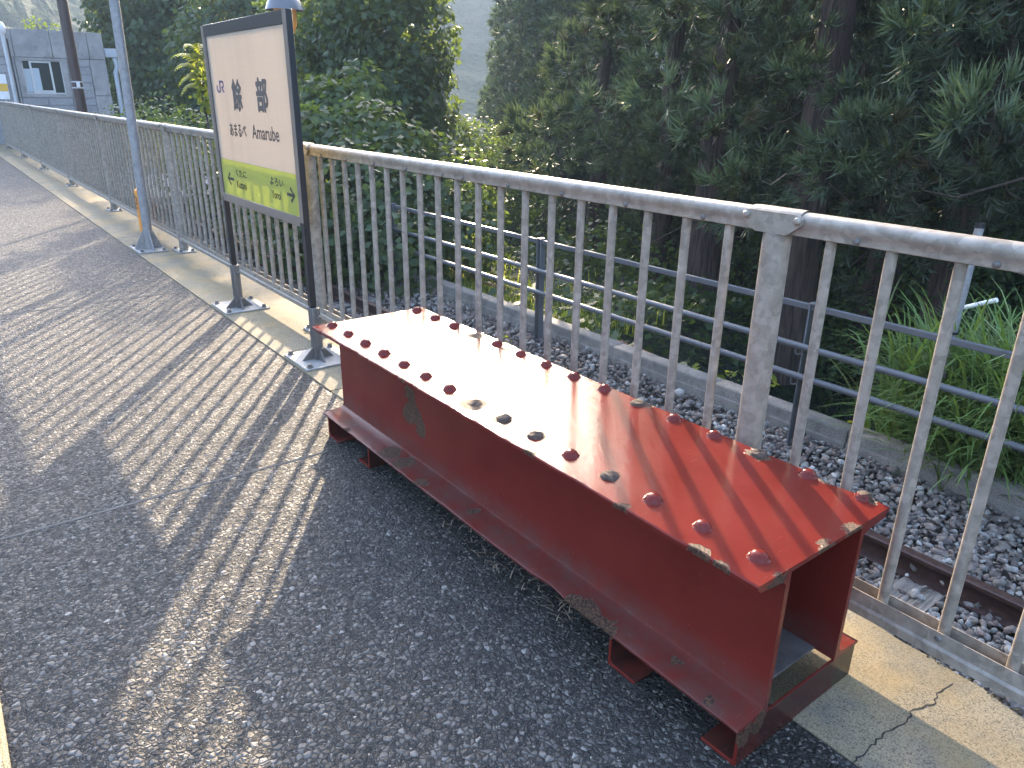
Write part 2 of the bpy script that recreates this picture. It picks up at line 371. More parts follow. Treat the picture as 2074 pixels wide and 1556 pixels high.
M['kudzu'] = m_leaf('kudzu_leaf', [(0.0, (0.020, 0.036, 0.016)), (0.5, (0.038, 0.068, 0.028)), (0.9, (0.064, 0.100, 0.038)), (1.0, (0.12, 0.15, 0.04))], 0.34)
M['broad'] = m_leaf('broad_leaf', [(0.0, (0.016, 0.034, 0.013)), (0.6, (0.034, 0.068, 0.022)), (1.0, (0.065, 0.10, 0.030))], 0.30)
M['cedar'] = m_leaf('cedar_needle', [(0.0, (0.055, 0.034, 0.018)), (0.125, (0.036, 0.026, 0.014)), (0.135, (0.026, 0.035, 0.020)), (0.5, (0.048, 0.066, 0.036)), (0.85, (0.078, 0.108, 0.056)), (1.0, (0.115, 0.15, 0.07))], 0.22, (0.16, 0.24, 0.06))
M['grass'] = m_leaf('grass_blade', [(0.0, (0.08, 0.10, 0.03)), (0.4, (0.095, 0.175, 0.045)), (0.85, (0.15, 0.25, 0.08)), (1.0, (0.25, 0.33, 0.15))], 0.35, (0.35, 0.48, 0.05), 0.4)
M['bright'] = m_leaf('young_leaf', [(0.0, (0.11, 0.15, 0.022)), (1.0, (0.23, 0.28, 0.05))], 0.5, (0.55, 0.60, 0.05))
M['bark'] = m_bark('cedar_bark', (0.022, 0.014, 0.010), (0.085, 0.055, 0.040))
M['bark2'] = m_bark('tree_bark', (0.030, 0.026, 0.020), (0.095, 0.08, 0.065))
M['twig'] = m_plain('dead_twig', (0.26, 0.19, 0.13), 0.8, 0, 0.2)

# ------------------------------------------------------------------ terrain, hill, platform
def terrain():
    gx = np.concatenate([np.linspace(-520, -60, 120), np.linspace(-58, 30, 90), np.linspace(36, 520, 40)])
    gy = np.concatenate([np.linspace(-520, -10, 30), np.linspace(-8, 60, 70), np.linspace(63, 520, 130)])
    X, Y = np.meshgrid(gx, gy, indexing='ij')
    R = np.hypot(X, Y)
    fall = np.clip((Y - 5.3) / 30.0, 0, 1); fall = fall * fall * (3 - 2 * fall)
    Z = -1.22 - 9.0 * fall
    st = np.clip((Y - 5.15) / 1.6, 0, 1) * np.clip((X + 6.0) / 1.2, 0, 1); Z -= 2.0 * st * st * (3 - 2 * st)
    flat = (X < -20) & (Y < 9); Z = np.where(flat, np.minimum(Z, -1.22), Z)
    rise = np.clip((R - 90.0) / 120.0, 0, 1) * (Y > 5) * np.clip((Y - 5) / 40.0, 0, 1)
    rise2 = np.clip((R - 90.0) / 120.0, 0, 1) * (X < -100) * np.clip((Y + 160) / 60.0, 0, 1)
    k = np.maximum(rise, rise2)
    rid = 1 + 0.12 * np.sin(X * 0.021 + 1.2) + 0.10 * np.sin(X * 0.045 - Y * 0.02) + 0.06 * np.sin(Y * 0.06)
    hill = 44.0 * k * (1 + 0.5 * (rid - 1))
    can = np.zeros_like(Z)
    for _ in range(6):
        fx, fy, ph = RNG.uniform(0.15, 0.9), RNG.uniform(0.15, 0.9), RNG.uniform(0, 6)
        can += np.sin(X * fx + ph) * np.sin(Y * fy + ph * 2) * 0.5
    can += RNG.normal(0, 0.35, Z.shape)
    Z = Z + hill + can * np.clip(k * 8, 0, 1)
    n, m = X.shape; V = np.stack([X, Y, Z], -1).reshape(-1, 3)
    i, j = np.meshgrid(np.arange(n - 1), np.arange(m - 1), indexing='ij'); a = (i * m + j).ravel()
    F = np.stack([a, a + m, a + m + 1, a + 1], -1)
    g = G('hill_forest'); p = g.pos()
    f = g.noise(p, 0.16, 6, 0.7); f2 = g.noise(p, 0.9, 4, 0.7)
    col = g.mix(g.ramp(f, [(0.35, 0.0), (0.65, 1.0)]), (0.018, 0.034, 0.016), (0.050, 0.075, 0.030))
    col = g.mix(1.0, col, g.ramp(f2, [(0.3, 0.5), (0.7, 1.5)]), 'MULTIPLY')
    mt = g.done(g.bsdf(col, 0.95, 0.0, g.bump(g.math('ADD', f, f2), 1.0, 2.5)))
    o = newobj('hills', npmesh('hills', V, F, smooth=True), mt); tag(o, kind='structure')
terrain()

XA, XB = -60.0, 6.0
o = MB().box(XA, XB, -6.0, 1.345, -1.5, 0.0).build('platform', M['asphalt'], smooth=False); tag(o, kind='structure')
# joint fillers across the asphalt (4 mm proud sheets with a slight crown)
def jstrip(x, y0, y1, wd, tilt):
    mb = MB(); n = 24
    for i in range(n):
        a0, a1 = i / n, (i + 1) / n
        ya, yb = y0 + (y1 - y0) * a0, y0 + (y1 - y0) * a1
        xa, xb = x + tilt * a0 + 0.003 * math.sin(9 * a0), x + tilt * a1 + 0.003 * math.sin(9 * a1)
        mb.add([(xa - wd, ya, 0.001), (xa + wd, ya, 0.001), (xb + wd, yb, 0.001), (xb - wd, yb, 0.001), (xa, ya, 0.004), (xb, yb, 0.004)], [(0, 4, 5, 3), (4, 1, 2, 5)])
    o = mb.build('joint_strip', M['joint']); tag(o, kind='structure'); return o
jstrip(-2.6185, -0.11, 1.06, 0.0062, 0.02)
jstrip(-5.62, -0.11, 1.34, 0.006, 0.0)

# concrete edge strip in cast lengths, with a broken arris at the near end
edge = thing('platform_edge', None, None); edge['kind'] = 'structure'
cuts = [-60, -40, -30, -22.5, -17.2, -12.6, -8.12, -3.19, 1.2, 6.0]
for x0, x1 in zip(cuts[:-1], cuts[1:]):
    r = random.Random(int(x0 * 10)); n = max(8, int((x1 - x0) / (0.045 if x0 > -4 else 0.25)))
    far = []
    for i in range(n + 1):
        x = x0 + 0.003 + (x1 - x0 - 0.006) * i / n
        yb = 1.955 if x < -1.2 else (1.955 - 0.135 * min(1, (x + 1.2) / 0.55) - 0.05 * max(0, min(1, (x + 0.6) / 0.5)))
        if x > -12: yb += r.uniform(-0.006, 0.005) + 0.006 * math.sin(x * 9) + 0.005 * math.sin(x * 23)
        far.append((x, yb))
    near = [(x1 - 0.003, 1.3475), (x0 + 0.003, 1.3475)]
    o = MB().prism_z(far + near, -0.16, 0.006).build('slab', M['strip'], edge, bevel=0.004 if x0 > -5 else 0.0)
MB().box(-60, 6, 1.40, 1.80, -1.6, -0.165).build('retaining_wall', M['kerb'], edge, smooth=False)
# crack across the near slab and moss along its broken edge
def ribbon(pts, wd, z, name, mat, parent, seed=1):
    r = random.Random(seed); P = []
    for (a, b) in zip(pts[:-1], pts[1:]):
        a, b = Vector(a), Vector(b); n = max(2, int((b - a).length / 0.012))
        for i in range(n):
            q = a.lerp(b, i / n); P.append((q.x + r.uniform(-.004, .004), q.y + r.uniform(-.004, .004)))
    P.append(tuple(pts[-1])[:2])
    vs = []; fs = []
    for i, q in enumerate(P):
        d = (Vector(P[min(i + 1, len(P) - 1)]) - Vector(P[max(i - 1, 0)])).normalized(); nrm = Vector((-d.y, d.x)); ww = wd * r.uniform(0.35, 1.0)
        vs += [(q[0] - nrm.x * ww, q[1] - nrm.y * ww, z), (q[0] + nrm.x * ww, q[1] + nrm.y * ww, z), (q[0], q[1], z + 0.0006)]
    for i in range(len(P) - 1):
        a = i * 3; fs += [(a, a + 3, a + 5, a + 2), (a + 2, a + 5, a + 4, a + 1)]
    return MB().add(vs, fs).build(name, mat, parent)
ck = [at_z(*q, 0.0065).xy for q in ((1712, 1556), (1740, 1535), (1790, 1488), (1830, 1468), (1850, 1436), (1895, 1425), (1898, 1405), (1930, 1385))]
ribbon(ck, 0.0026, 0.0068, 'crack', M['crack'], edge)
_r = random.Random(5); mb = MB()
for i in range(420):
    x = _r.uniform(-0.62, 0.2) if i % 3 else _r.uniform(-0.35, 0.1); yb = 1.955 - 0.135 * min(1, max(0, (x + 1.2) / 0.55)) - 0.05 * max(0, min(1, (x + 0.6) / 0.5))
    y = yb + _r.uniform(-0.008, 0.012); z = 0.0 + _r.uniform(-0.02, 0.006); s = _r.uniform(0.003, 0.008)
    a = _r.uniform(0, 6); mb.add([(x, y, z), (x + s * math.cos(a), y + s * math.sin(a), z), (x + s * .5, y, z + s), (x - s * math.sin(a), y + s * math.cos(a), z)], [(0, 1, 2), (0, 2, 3), (1, 3, 2)])
tag(mb.build('moss', M['moss'], edge), kind='stuff')

# yellow tactile tiles along the platform
tz = thing('tactile_paving', None, None, (0, -0.265, 0)); tz['kind'] = 'structure'
_bm = MB().box(-0.1465, 0.1465, -0.1465, 0.1465, 0.001, 0.012)
for k in range(4): _bm.box(-0.13, 0.13, -0.115 + k * 0.075, -0.09 + k * 0.075, 0.0125, 0.017)
_tm = _bm.mesh('tile', bevel=0.0015)
for i in range(26):
    o = newobj('tile', _tm, M['tile'], tz); o.location = (1.65 - 0.3 * i + 0.003, 0, 0)

# ------------------------------------------------------------------ track
o = MB().box(-60, 6, 1.85, 5.4, -1.6, -1.135).build('track_bed', M['bed'], smooth=False); tag(o, kind='structure')
TR = thing('railway_track', 'disused single railway line on weathered wooden sleepers beyond the platform edge', 'railway track', (-8, 3.3, -1.07))
hw = 0.032; yc = 3.826; zt = -0.92
prof = [(yc - .061, zt - .140), (yc + .061, zt - .140), (yc + .061, zt - .130), (yc + .012, zt - .116), (yc + .008, zt - .10), (yc + .008, zt - .045), (yc + .015, zt - .036), (yc + hw, zt - .028), (yc + hw, zt - .008), (yc + hw - .007, zt), (yc - hw + .007, zt), (yc - hw, zt - .008), (yc - hw, zt - .028), (yc - .015, zt - .036), (yc - .008, zt - .045), (yc - .008, zt - .10), (yc - .012, zt - .116), (yc - .061, zt - .130)]
for dy in (0.0, -1.131):
    MB((-8, 3.3, -1.07)).prism_x([(y + dy, z) for y, z in prof], -45, 6).build('rail', M['rail'], TR)
def sleeper_mesh(seed):
    r = random.Random(seed); nx, ny = 22, 14; L, W, H = 2.0, 0.215, 0.13
    prox = [0.0]
    for i in range(nx): prox.append(prox[-1] + r.uniform(0.6, 1.4))
    prox = [W * (v / prox[-1] - .5) for v in prox]
    dep = [r.choice([0, 0, 0, 0.004, 0.008, 0.012]) * (0 if i in (0, nx) else 1) for i in range(nx + 1)]
    vs = []; fs = []
    for j in range(ny + 1):
        y = -L / 2 + L * j / ny
        for i in range(nx + 1):
            vs.append((prox[i] + r.uniform(-.001, .001), y + r.uniform(-.012, .012) * (j in (0, ny)), -dep[i] * (0.7 + 0.3 * math.sin(y * 5 + i)) + r.uniform(-.0006, .0006)))
    for j in range(ny):
        for i in range(nx): a = j * (nx + 1) + i; fs.append((a, a + 1, a + nx + 2, a + nx + 1))
    b = len(vs); per = [j * (nx + 1) for j in range(ny, -1, -1)] + list(range(1, nx + 1)) + [j * (nx + 1) + nx for j in range(1, ny + 1)] + [ny * (nx + 1) + i for i in range(nx - 1, 0, -1)]
    for k in per: vs.append((vs[k][0], vs[k][1], -H))
    for k in range(len(per)): fs.append((per[k], per[(k + 1) % len(per)], b + (k + 1) % len(per), b + k))
    return MB().add(vs, fs).mesh('sleeper')
_sm = [sleeper_mesh(s) for s in range(5)]
xs0 = at_z(2050, 1430, -1.06).x
for k in range(44):
    o = newobj('sleeper', _sm[k % 5], M['wood'], TR)
    o.location = (xs0 + 0.63 * 2 - 0.63 * k + rnd.uniform(-.02, .02) + 8, -0.14 + rnd.uniform(-.05, .05), 0.026 + rnd.uniform(-.006, .006)); o.rotation_euler.z = rnd.uniform(-.02, .02)

# ballast stones: one merged mesh, angular stones with their own colour
def rock_variants(n, sub):
    out = []
    for k in range(n):
        bm = bmesh.new(); bmesh.ops.create_icosphere(bm, subdivisions=sub, radius=1.0)
        r = random.Random(k + 31 * sub); pl = [Vector((r.gauss(0, 1), r.gauss(0, 1), r.gauss(0, 1))).normalized() for _ in range(12)]
        for v in bm.verts:
            for q in pl:
                d = v.co.dot(q); t = 0.52
                if d > t: v.co -= q * (d - t)
            v.co *= r.uniform(0.94, 1.06)
        V = np.array([v.co[:] for v in bm.verts], np.float32); F = np.array([[x.index for x in f.verts] for f in bm.faces], np.int32); bm.free()
        V = V * np.array([1.25, 0.95, 0.72]); out.append((V, F))
    return out
def ballast():
    Vs, Fs, Ts = [], [], []; off = 0
    zones = [(-3.2, 1.3, 1.86, 4.95, 1500, 2), (-9.5, -3.2, 1.86, 5.0, 820, 1), (-19, -9.5, 1.86, 5.0, 330, 1)]
    for (x0, x1, y0, y1, dens, sub) in zones:
        var = rock_variants(9, sub); N = int((x1 - x0) * (y1 - y0) * dens)
        px = RNG.uniform(x0, x1, N); py = RNG.uniform(y0, y1, N)
        vis = py > 2.35 if False else np.ones(N, bool)
        size = np.clip(RNG.lognormal(math.log(0.023), 0.34, N), 0.011, 0.052) * (1.0 if sub == 2 else 1.2)
        zz = -1.115 + RNG.uniform(0, 0.062, N) + 0.02 * np.sin(px * 2.1) * np.sin(py * 3)
        bern = np.clip((py - 3.95) / 0.8, 0, 1); zz += 0.035 * bern
        q = RNG.normal(size=(N, 4)); q /= np.linalg.norm(q, axis=1, keepdims=True)
        ph = np.abs((px - (xs0 + 1.26) + 0.315) % 0.63 - 0.315)          # distance to the nearest sleeper's middle line
        on = (ph < 0.10) & (py > 2.2) & (py < 4.1)
        zz = np.where(on, np.where(RNG.random(N) < 0.09, zz + 0.05, zz - 0.09), zz)
        which = RNG.integers(0, 9, N); tint = RNG.random(N)
        for k in range(9):
            id_ = np.nonzero((which == k) & vis)[0]; V, F = var[k]
            a, b, c, d = q[id_].T
            Rm = np.stack([np.stack([1 - 2 * (c * c + d * d), 2 * (b * c - a * d), 2 * (b * d + a * c)], -1),
                           np.stack([2 * (b * c + a * d), 1 - 2 * (b * b + d * d), 2 * (c * d - a * b)], -1),
                           np.stack([2 * (b * d - a * c), 2 * (c * d + a * b), 1 - 2 * (b * b + c * c)], -1)], 1)
            W = np.einsum('nij,vj->nvi', Rm, V) * size[id_][:, None, None] * np.array([1, 1, 0.85]) + np.stack([px[id_], py[id_], zz[id_]], -1)[:, None, :]
            nv = len(V); idx = (np.arange(len(id_)) * nv)[:, None, None] + F[None] + off
            Vs.append(W.reshape(-1, 3)); Fs.append(idx.reshape(-1, 3)); Ts.append(np.repeat(tint[id_], nv)); off += len(id_) * nv
    o = newobj('ballast', npmesh('ballast', np.concatenate(Vs), np.concatenate(Fs), np.concatenate(Ts)), M['stone']); tag(o, kind='stuff')
ballast()

# ------------------------------------------------------------------ concrete kerb beyond the track
KB = thing('concrete_kerb', 'low weathered concrete kerb of butted blocks edging the ballast below the grey rail fence', 'kerb', (-8, 4.95, -1.1))
for k in range(20):
    x1 = 1.2 - 1.2 * k; x0 = x1 - 1.192; r = random.Random(k)
    dz = r.uniform(-.006, .006); dy = r.uniform(-.006, .006)
    pr = [(4.90 + dy, -1.5), (4.90 + dy, -0.975 + dz), (4.912 + dy, -0.965 + dz), (4.912 + dy, -0.885 + dz), (4.925 + dy, -0.872 + dz), (5.06 + dy, -0.872 + dz), (5.07 + dy, -0.885 + dz), (5.07 + dy, -1.5)]
    MB((-8, 4.95, -1.1)).prism_x(pr, x0, x1).build('block', M['kerb'], KB, bevel=0.004)

# ------------------------------------------------------------------ platform fence (galvanised)
YF, HR = 1.717, 1.093
PX = [-1.115 - 3 * k for k in range(-1, 8)]
FE = thing('guard_fence', 'galvanised steel guard fence with round posts and thin upright bars along the platform edge', 'fence', (-8, YF, 0))
OF = (-8, YF, 0)
_post = MB().tube([(0, 0, 0.012), (0, 0, 1.06)], 0.0365, 24).mesh('post')
_bpl = MB().box(-0.12, 0.12, -0.075, 0.075, 0.0, 0.012).mesh('base_plate', bevel=0.002)
def bolt_mesh(r, h, name='bolt'):
    return MB().lathe([(r * 1.5, 0), (r * 1.5, h * .25), (r * 1.02, h * .26), (r, h * .9), (r * .8, h), (0.0005, h)], (0, 0, 0), n=6).mesh(name)
_bolt = bolt_mesh(0.012, 0.02)
for x in PX:
    p = newobj('post', _post, M['galv'], FE); p.location = (x + 8, 0, 0.006)
    b = newobj('base_plate', _bpl, M['plate'], p)
    for sx in (-.09, .09):
        for sy in (-.05, .05):
            q = newobj('bolt', _bolt, M['bolt'], p); q.location = (sx, sy, 0.012)
_bal = MB().tube([(0, 0, 0.131), (0, 0, 1.056)], 0.0134, 12, caps=False).mesh('baluster')
# rail section: round-topped cap with a straight skirt
tp = []
for a in range(0, 181, 15):
    t = math.radians(a); tp.append((-0.0285 * math.cos(t), 1.0755 + 0.0175 * math.sin(t)))
prof_top = [(-0.0215, 1.036), (-0.0235, 1.038), (-0.0235, 1.056), (-0.0285, 1.063)] + tp + [(0.0285, 1.063), (0.0235, 1.056), (0.0235, 1.038), (0.0215, 1.036), (0.0205, 1.054), (-0.0205, 1.054)]
prof_bot = [(-0.030, 0.108), (-0.022, 0.103), (0.022, 0.103), (0.030, 0.108), (0.030, 0.131), (0.0245, 0.138), (0.0245, 0.174), (0.0222, 0.174), (0.0222, 0.136), (-0.0222, 0.136), (-0.0222, 0.174), (-0.0245, 0.174), (-0.0245, 0.138), (-0.030, 0.131)]
_top = MB().prism_x(prof_top, -1.49, 1.49).mesh('top_rail'); _bot = MB().prism_x(prof_bot, -1.458, 1.458).mesh('bottom_rail')
_scr = MB().lathe([(0.0085, 0), (0.0085, -.002), (0.006, -.005), (0.0005, -.006)], (0, 0, 0), 'y', 10).mesh('screw')
SCR = [1, 3, 5, 7, 9, 10, 12, 14, 16, 18]
sp = 0
for x1, x0 in zip(PX[:-1], PX[1:]):
    xc = (x0 + x1) / 2
    t = newobj('top_rail', _top, M['galv'], FE); t.location = (xc + 8, 0, 0)
    b = newobj('bottom_rail', _bot, M['galv'], FE); b.location = (xc + 8, 0, 0)
    for k in range(1, 20):
        q = newobj('baluster', _bal, M['galv'], FE); q.location = (x0 + 0.15 * k + 8, 0, 0)
    if x0 > -14:
        for k in SCR:
            xx = (x0 + 0.15 * (k + 0.5)) - xc
            q = newobj('screw', _scr, M['bolt'], t); q.location = (xx, -0.0237, 1.046)
        for xx in (-1.38, -0.9, -0.45, 0.0, 0.45, 0.9, 1.38):
            q = newobj('screw', _scr, M['galv'], b); q.location = (xx, -0.0247, 0.157)
# joint brackets: sleeve over the rail with shaped cheek plates and two coach bolts
sl_prof = [(-0.0325, 1.066)] + [(y * 1.13, 1.0755 + (z - 1.0755) * 1.0 + 0.0045 * (z - 1.0755) / 0.0175) for y, z in tp] + [(0.0325, 1.066)]
def bracket():
    mb = MB(); n = len(sl_prof); outer = sl_prof
    xs = [-0.074, -0.060, 0.060, 0.074]; vs = []; fs = []
    for ix, x in enumerate(xs):
        k = 0.965 if ix in (0, 3) else 1.0
        vs += [(x, y * k, 1.0755 + (z - 1.0755) * k) for y, z in outer]
    for i in range(3):
        for j in range(n - 1): fs.append((i * n + j, (i + 1) * n + j, (i + 1) * n + j + 1, i * n + j + 1))
    mb.add(vs, fs)
    for sy in (-1, 1):
        y = 0.0338 * sy; pl = [(-0.058, 1.0885), (-0.076, 1.0875), (-0.087, 1.079), (-0.088, 1.068), (-0.080, 1.060), (-0.050, 1.0375), (-0.042, 1.035), (0.042, 1.035), (0.050, 1.0375), (0.080, 1.060), (0.088, 1.068), (0.087, 1.079), (0.076, 1.0875), (0.058, 1.0885)]
        mb.prism_y(pl, y - 0.0018, y + 0.0018)
    return mb.mesh('joint_bracket')
_brk = bracket()
_dome = MB().lathe([(0.0125, 0), (0.0125, -.002), (0.0098, -.0025), (0.0092, -.007), (0.0065, -.0105), (0.0005, -.012)], (0, 0, 0), 'y', 12).mesh('bolt')
for x in PX:
    b = newobj('joint_bracket', _brk, M['galv'], FE); b.location = (x + 8, 0, 0)
    for sx in (-0.0745, 0.0745):
        q = newobj('bolt', _dome, M['galv'], b); q.location = (sx, -0.0358, 1.0745)

# ------------------------------------------------------------------ red girder bench
BX0, BX1 = -2.752, -0.650
BO = (-1.7, 1.36, 0.0)
RX = [-2.713 + 0.1431 * k for k in range(15)]
front_rusty = {8, 9, 11}; rear_rusty = {9, 12}; gone_f = {7}; gone_r = {3}
RUST_SPOTS += [(RX[7], 1.176, 0.482, 0.045), (RX[8], 1.178, .482, 0.032), (RX[3] + .01, 1.571, 0.482, 0.036), (RX[4] + .07, 1.574, .482, 0.026), (RX[9], 1.186, .482, .024), (RX[11], 1.186, .482, .024), (RX[12], 1.59, .482, .034), (RX[9] + .02, 1.60, .48, .026), (-0.70, 1.612, .478, .035), (-0.80, 1.615, .478, .03),
               (-2.02, 1.105, .47, .016), (-1.36, 1.105, .47, .022), (-1.02, 1.105, .47, .020), (-0.80, 1.105, .468, .03), (-0.74, 1.105, .466, .022), (-0.645, 1.35, .458, .035), (-0.645, 1.45, .458, .04), (-0.645, 1.17, .452, .035)]
for (px, py) in ((830, 800), (834, 825), (845, 850), (852, 868), (826, 840)):
    q = at_y(px, py, 1.208); RUST_SPOTS.append((q.x, q.y, q.z, 0.037))
for (px, py, r) in ((700, 868, .018), (790, 915, .045), (820, 935, .04), (855, 975, .028), (960, 1035, .02), (1180, 1235, .05), (1215, 1265, .045), (1160, 1215, .03), (1370, 1340, .014), (1437, 1420, .016)):
    q = at_z(px, py, 0.112); RUST_SPOTS.append((q.x, q.y, q.z, r))
q = at_y(1505, 1515, 1.3); RUST_SPOTS += [(-0.655, 1.15, .075, .03), (-0.655, 1.20, .085, .028)]
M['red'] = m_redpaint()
M['rustlump'] = m_plain('rust_lump', (0.085, 0.055, 0.040), 0.85, 0.1, 0.5, 90, 0.9)
BE = thing('girder_bench', 'red painted riveted steel girder bench with rust spots standing on the platform edge', 'bench', BO)
def top_plate():
    r = random.Random(3); nx = 150; vs = []; fs = []
    def jag(x, side):
        a = 0.0012 * math.sin(x * 31 + side) + 0.0008 * r.uniform(-1, 1)
        if r.random() < 0.05: a += r.uniform(0.001, 0.004)
        return a
    prof_n = 8
    for i in range(nx + 1):
        x = BX0 + (BX1 - BX0) * i / nx
        yf = 1.104 + jag(x, 0); yb = 1.612 - jag(x, 2)
        if x > -0.86: yb -= 0.004 + 0.010 * abs(math.sin((x + 0.86) * 17)) + (0.004 if x > -0.72 else 0)
        for (c0, rr) in ((-0.80, 0.05), (-1.36, 0.025), (-1.02, 0.02)):
            d = abs(x - c0)
            if d < rr: yf += 0.006 * (1 - d / rr) * r.uniform(.6, 1.1)
        lift = 0.004 * max(0, (x + 0.80) / 0.15) if x > -0.80 else 0
        zt = 0.4815; zb = 0.469
        row = [(x, yf + 0.001, zb), (x, yf, zt - 0.003), (x, yf + 0.003, zt), (x, 1.30, zt), (x, 1.46, zt), (x, yb - 0.003, zt + lift), (x, yb, zt - 0.003 + lift), (x, yb - 0.001, zb + lift)]
        vs += row
    n = prof_n
    for i in range(nx):
        for k in range(n): fs.append((i * n + k, (i + 1) * n + k, (i + 1) * n + (k + 1) % n, i * n + (k + 1) % n))
    fs += [tuple(range(n)), tuple(nx * n + k for k in reversed(range(n)))]
    return MB(BO).add(vs, fs).build('top_plate', M['red'], BE, bevel=0.0)
top_plate()
def channel(front):
    s = 1 if front else -1; y0 = 1.118 if front else 1.598
    def Y(d): return y0 + s * d
    web_o, web_i = 0.092, 0.106
    pr = [(Y(0), 0.468), (Y(0), 0.458), (Y(0.07), 0.4505), (Y(web_o - .008), 0.445), (Y(web_o - .002), 0.439), (Y(web_o), 0.431), (Y(web_o), 0.129), (Y(web_o - .003), 0.119), (Y(web_o - .012), 0.1135), (Y(0.05), 0.1095), (Y(0.004), 0.1065), (Y(0), 0.104), (Y(0.001), 0.0975), (Y(web_i), 0.0975), (Y(web_i), 0.468)]
    xs = [BX0 + 0.01 + (BX1 - BX0 - 0.014) * i / 60 for i in range(61)]
    mb = MB(BO); n = len(pr); r = random.Random(9 + s)
    vs = []; fs = []
    for i, x in enumerate(xs):
        for k, (y, z) in enumerate(pr):
            j = r.uniform(-.0012, .0012) if k in (10, 11, 12) else 0
            if front and k in (10, 11, 12):
                d = abs(x + 1.27)
                if d < .09: j += 0.012 * (1 - d / .09) * r.uniform(.5, 1)
            vs.append((x, y + j, z))
    for i in range(len(xs) - 1):
        for k in range(n): fs.append((i * n + k, (i + 1) * n + k, (i + 1) * n + (k + 1) % n, i * n + (k + 1) % n))
    fs += [tuple(range(n)), tuple((len(xs) - 1) * n + k for k in reversed(range(n)))]
    mb.add(vs, fs).build('web', M['red'], BE)
channel(True); channel(False)
g = G('dirty_floor_plate'); p = g.pos(); _f = g.noise(p, 9, 5)
M['dirty'] = g.done(g.bsdf(g.mix(g.ramp(_f, [(0.35, 0.0), (0.65, 1.0)]), (0.045, 0.035, 0.032), (0.12, 0.10, 0.09)), 0.8, 0.0, g.bump(g.noise(p, 120, 4), 0.5, 0.003)))
MB(BO).box(-2.70, -0.705, 1.226, 1.490, 0.0985, 0.1045).build('floor_plate', M['dirty'], BE, bevel=0.001)
def foot(x, d, top=True):     # channel lying across: upright web at x, flanges reaching towards d
    t = 0.0075; L = 0.092; z1 = 0.0968
    pr = [(x, 0.0), (x + d * L, 0.0), (x + d * (L + .001), 0.004), (x + d * L, 0.0075), (x + d * 0.014, 0.0095), (x + d * 0.0095, 0.014), (x + d * t, 0.02), (x + d * t, z1 - 0.02), (x + d * 0.0095, z1 - 0.014), (x + d * 0.014, z1 - 0.0095), (x + d * L, z1 - 0.007), (x + d * L, z1), (x, z1)]
    if not top:
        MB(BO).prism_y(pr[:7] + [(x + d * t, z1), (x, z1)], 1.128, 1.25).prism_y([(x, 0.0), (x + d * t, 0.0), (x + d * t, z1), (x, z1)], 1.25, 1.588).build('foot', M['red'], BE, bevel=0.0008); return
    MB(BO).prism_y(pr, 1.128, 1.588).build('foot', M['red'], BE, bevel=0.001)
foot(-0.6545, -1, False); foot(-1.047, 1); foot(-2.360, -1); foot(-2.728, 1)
def rivet_mesh(kind, seed):
    r = random.Random(seed); mb = MB()
    if kind == 'good':
        mb.lathe([(0.0245, -0.0015), (0.0228, 0.0008), (0.0205, 0.0022), (0.0192, 0.0055), (0.0165, 0.0105), (0.0115, 0.0148), (0.006, 0.0166), (0.0003, 0.0171)], (0, 0, 0), n=22)
    else:
        n = 16; rings = [(0.0235, -0.001), (0.021, 0.003), (0.019, 0.007), (0.013, 0.0105), (0.006, 0.0095), (0.0003, 0.0105)]
        if kind == 'flat': rings = [(0.026, -0.001), (0.02, 0.0018), (0.014, 0.0035), (0.008, 0.002), (0.0003, 0.003)]
        vs = []; fs = []
        for (q, h) in rings:
            for k in range(n):
                a = 2 * PI * k / n; s = r.uniform(.86, 1.1); vs.append((q * s * math.cos(a), q * s * math.sin(a), h + r.uniform(-.0018, .0018) * (h > 0)))
        for i in range(len(rings) - 1):
            for k in range(n): fs.append((i * n + k, i * n + (k + 1) % n, (i + 1) * n + (k + 1) % n, (i + 1) * n + k))
        mb.add(vs, fs)
    return mb.mesh('rivet')
_riv = rivet_mesh('good', 1); _rb = [rivet_mesh('bad', k) for k in range(3)]; _rf = rivet_mesh('flat', 4)
for row, yy, bad, gone in ((0, 1.174, front_rusty, gone_f), (1, 1.565, rear_rusty, gone_r)):
    for k in range(15):
        y = yy + (0.0009 if row == 0 else 0.0019) * k
        me, mt, lb = _riv, M['red'], None
        if k in gone: me, mt, lb = _rf, M['rustlump'], 'rivet rusted flat'
        elif k in bad: me, mt, lb = _rb[k % 3], M['rustlump'], 'rivet rusted to a brown lump'
        elif k in (13, 14) and row == 1: mt = M['red']
        o = newobj('rivet', me, mt, BE); o.location = (RX[k] - BO[0], y - BO[1], 0.4815); o.rotation_euler.z = rnd.uniform(0, 6)
        s = rnd.uniform(.94, 1.06); o.scale = (s, s, rnd.uniform(.9, 1.1))
        if lb: o['label'] = lb

